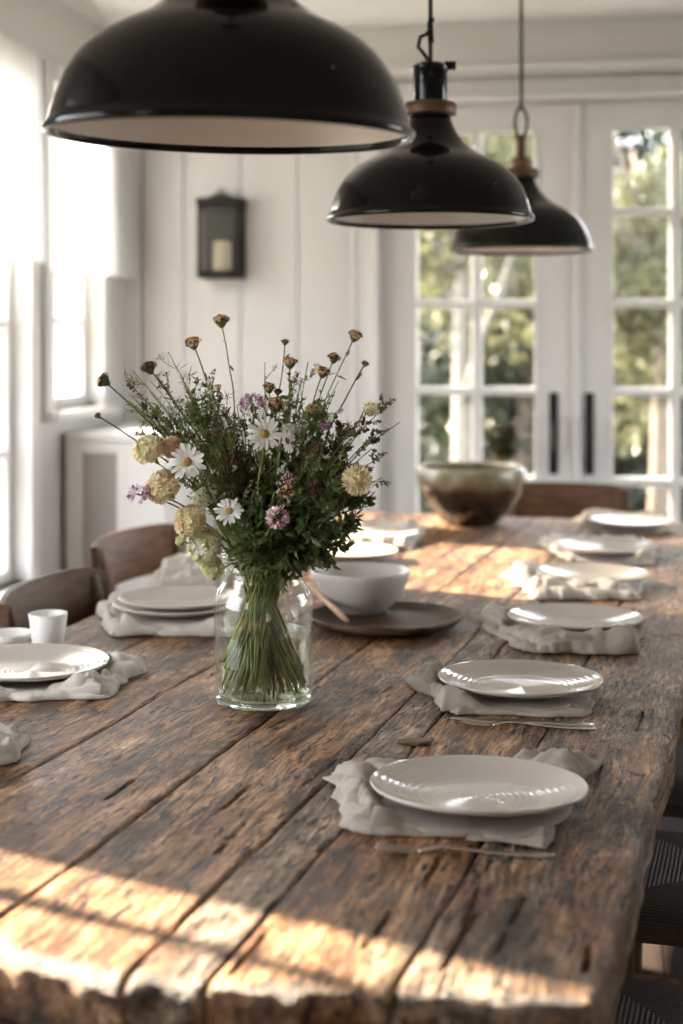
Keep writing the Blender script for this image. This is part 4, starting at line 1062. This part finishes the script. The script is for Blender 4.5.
def tree(px,d,zc,kind,s,label,trunk=True,pale=False):
    u,v=room((px-CX)/F_PX*d,d); t=thing('garden_tree',label,'tree',(u,v,-.35),random.Random(px).random()*6,'garden trees outside the doors')
    o=bpy.data.objects.new('crown',CR[kind]); COL.objects.link(o); o.parent=t; o.location=(0,0,zc+.35); o.scale=(s,)*3
    if trunk:
        mb=MB(); mb.tube([(0,0,0),(.05,.02,.8),(.0,.05,1.8),(.05,0,zc+.3)],[.13*s,.11*s,.09*s,.05*s],10)
        for k in range(6):
            a=k*1.05; mb.tube([(0,.03,1.1+.25*k),(.5*math.cos(a)*s,.5*math.sin(a)*s,1.7+.25*k),(1.1*math.cos(a)*s,1.1*math.sin(a)*s,2.3+.3*k)],[.05*s,.035*s,.015],7)
        mb.build('trunk',M['palebark' if pale else 'bark'],t,smooth=True)
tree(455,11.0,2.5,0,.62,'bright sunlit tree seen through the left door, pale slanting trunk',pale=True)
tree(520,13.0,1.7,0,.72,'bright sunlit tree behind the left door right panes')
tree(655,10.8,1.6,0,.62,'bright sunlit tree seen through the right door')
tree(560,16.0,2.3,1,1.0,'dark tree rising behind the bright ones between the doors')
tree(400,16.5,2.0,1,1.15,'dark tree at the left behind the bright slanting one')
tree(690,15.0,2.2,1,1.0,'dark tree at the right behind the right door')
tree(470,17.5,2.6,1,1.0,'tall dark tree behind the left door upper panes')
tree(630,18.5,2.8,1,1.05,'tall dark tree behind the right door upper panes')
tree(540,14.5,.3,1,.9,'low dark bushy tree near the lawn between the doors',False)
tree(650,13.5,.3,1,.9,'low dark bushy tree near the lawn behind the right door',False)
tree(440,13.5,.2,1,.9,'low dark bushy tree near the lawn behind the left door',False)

# ------------------------------------------------------------------ light
sd=Vector((1,-.375,0)).normalized(); el=math.radians(24.5)
sd=Vector((sd.x*math.cos(el),sd.y*math.cos(el),-math.sin(el)))
L=bpy.data.lights.new('sun','SUN'); L.energy=62; L.angle=math.radians(.8); L.color=(1,.86,.67)
so=bpy.data.objects.new('sun',L); COL.objects.link(so); so.rotation_euler=sd.to_track_quat('-Z','Y').to_euler(); so.location=(-8,6,8)
w=bpy.data.worlds.new('sky'); sc.world=w; w.use_nodes=True; nt=w.node_tree; nt.nodes.clear()
bg=nt.nodes.new('ShaderNodeBackground'); ow=nt.nodes.new('ShaderNodeOutputWorld'); nt.links.new(bg.outputs[0],ow.inputs[0])
bg.inputs[0].default_value=(.92,.95,1.0,1); bg.inputs[1].default_value=11
def portal(cx,cy,cz,sx,sy,normal):
    l=bpy.data.lights.new('window_portal','AREA'); l.shape='RECTANGLE'; l.size=sx; l.size_y=sy; l.cycles.is_portal=True
    o=bpy.data.objects.new('window_portal',l); COL.objects.link(o); o.location=(cx,cy,cz)
    n=Vector(normal); o.rotation_euler=(n.to_track_quat('-Z','Z')).to_euler()
for (a,b,z0,z1) in left_open: portal(UL-T-.01,(a+b)/2,(z0+z1)/2,b-a,z1-z0,(1,0,0))
for (a,b,z0,z1) in right_open: portal(UR+T+.01,(a+b)/2,(z0+z1)/2,b-a,z1-z0,(-1,0,0))
for (a,b,z0,z1) in back_open: portal((a+b)/2,VB-T-.01,(z0+z1)/2,b-a,z1-z0,(0,1,0))
portal((DA+DB)/2,VF+T+.01,DZ/2,DB-DA,DZ,(0,-1,0))

# ------------------------------------------------------------------ camera
cam=bpy.data.cameras.new('camera'); co=bpy.data.objects.new('camera',cam); COL.objects.link(co); sc.camera=co
co.location=(0,0,EYE); co.rotation_euler=(PI/2,0,PH)
cam.sensor_fit='VERTICAL'; cam.sensor_height=36; cam.sensor_width=24; cam.lens=F_PX/1024*36
cam.shift_y=(HOR-512)/1024; cam.clip_start=.05; cam.clip_end=200
cam.dof.use_dof=True; cam.dof.focus_distance=2.17; cam.dof.aperture_fstop=2.8; cam.dof.aperture_blades=0
cy=sc.cycles; cy.use_denoising=True
try: cy.denoiser='OPENIMAGEDENOISE'; cy.denoising_input_passes='RGB_ALBEDO_NORMAL'
except Exception: pass
cy.max_bounces=12; cy.diffuse_bounces=6; cy.glossy_bounces=5; cy.transmission_bounces=10; cy.transparent_max_bounces=24
cy.sample_clamp_indirect=8; cy.blur_glossy=.6; cy.caustics_refractive=True; cy.caustics_reflective=True
vs_=sc.view_settings; vs_.view_transform='Standard'; vs_.look='None'; vs_.exposure=0.0; vs_.gamma=1; vs_.use_curve_mapping=False
sc.display_settings.display_device='sRGB'
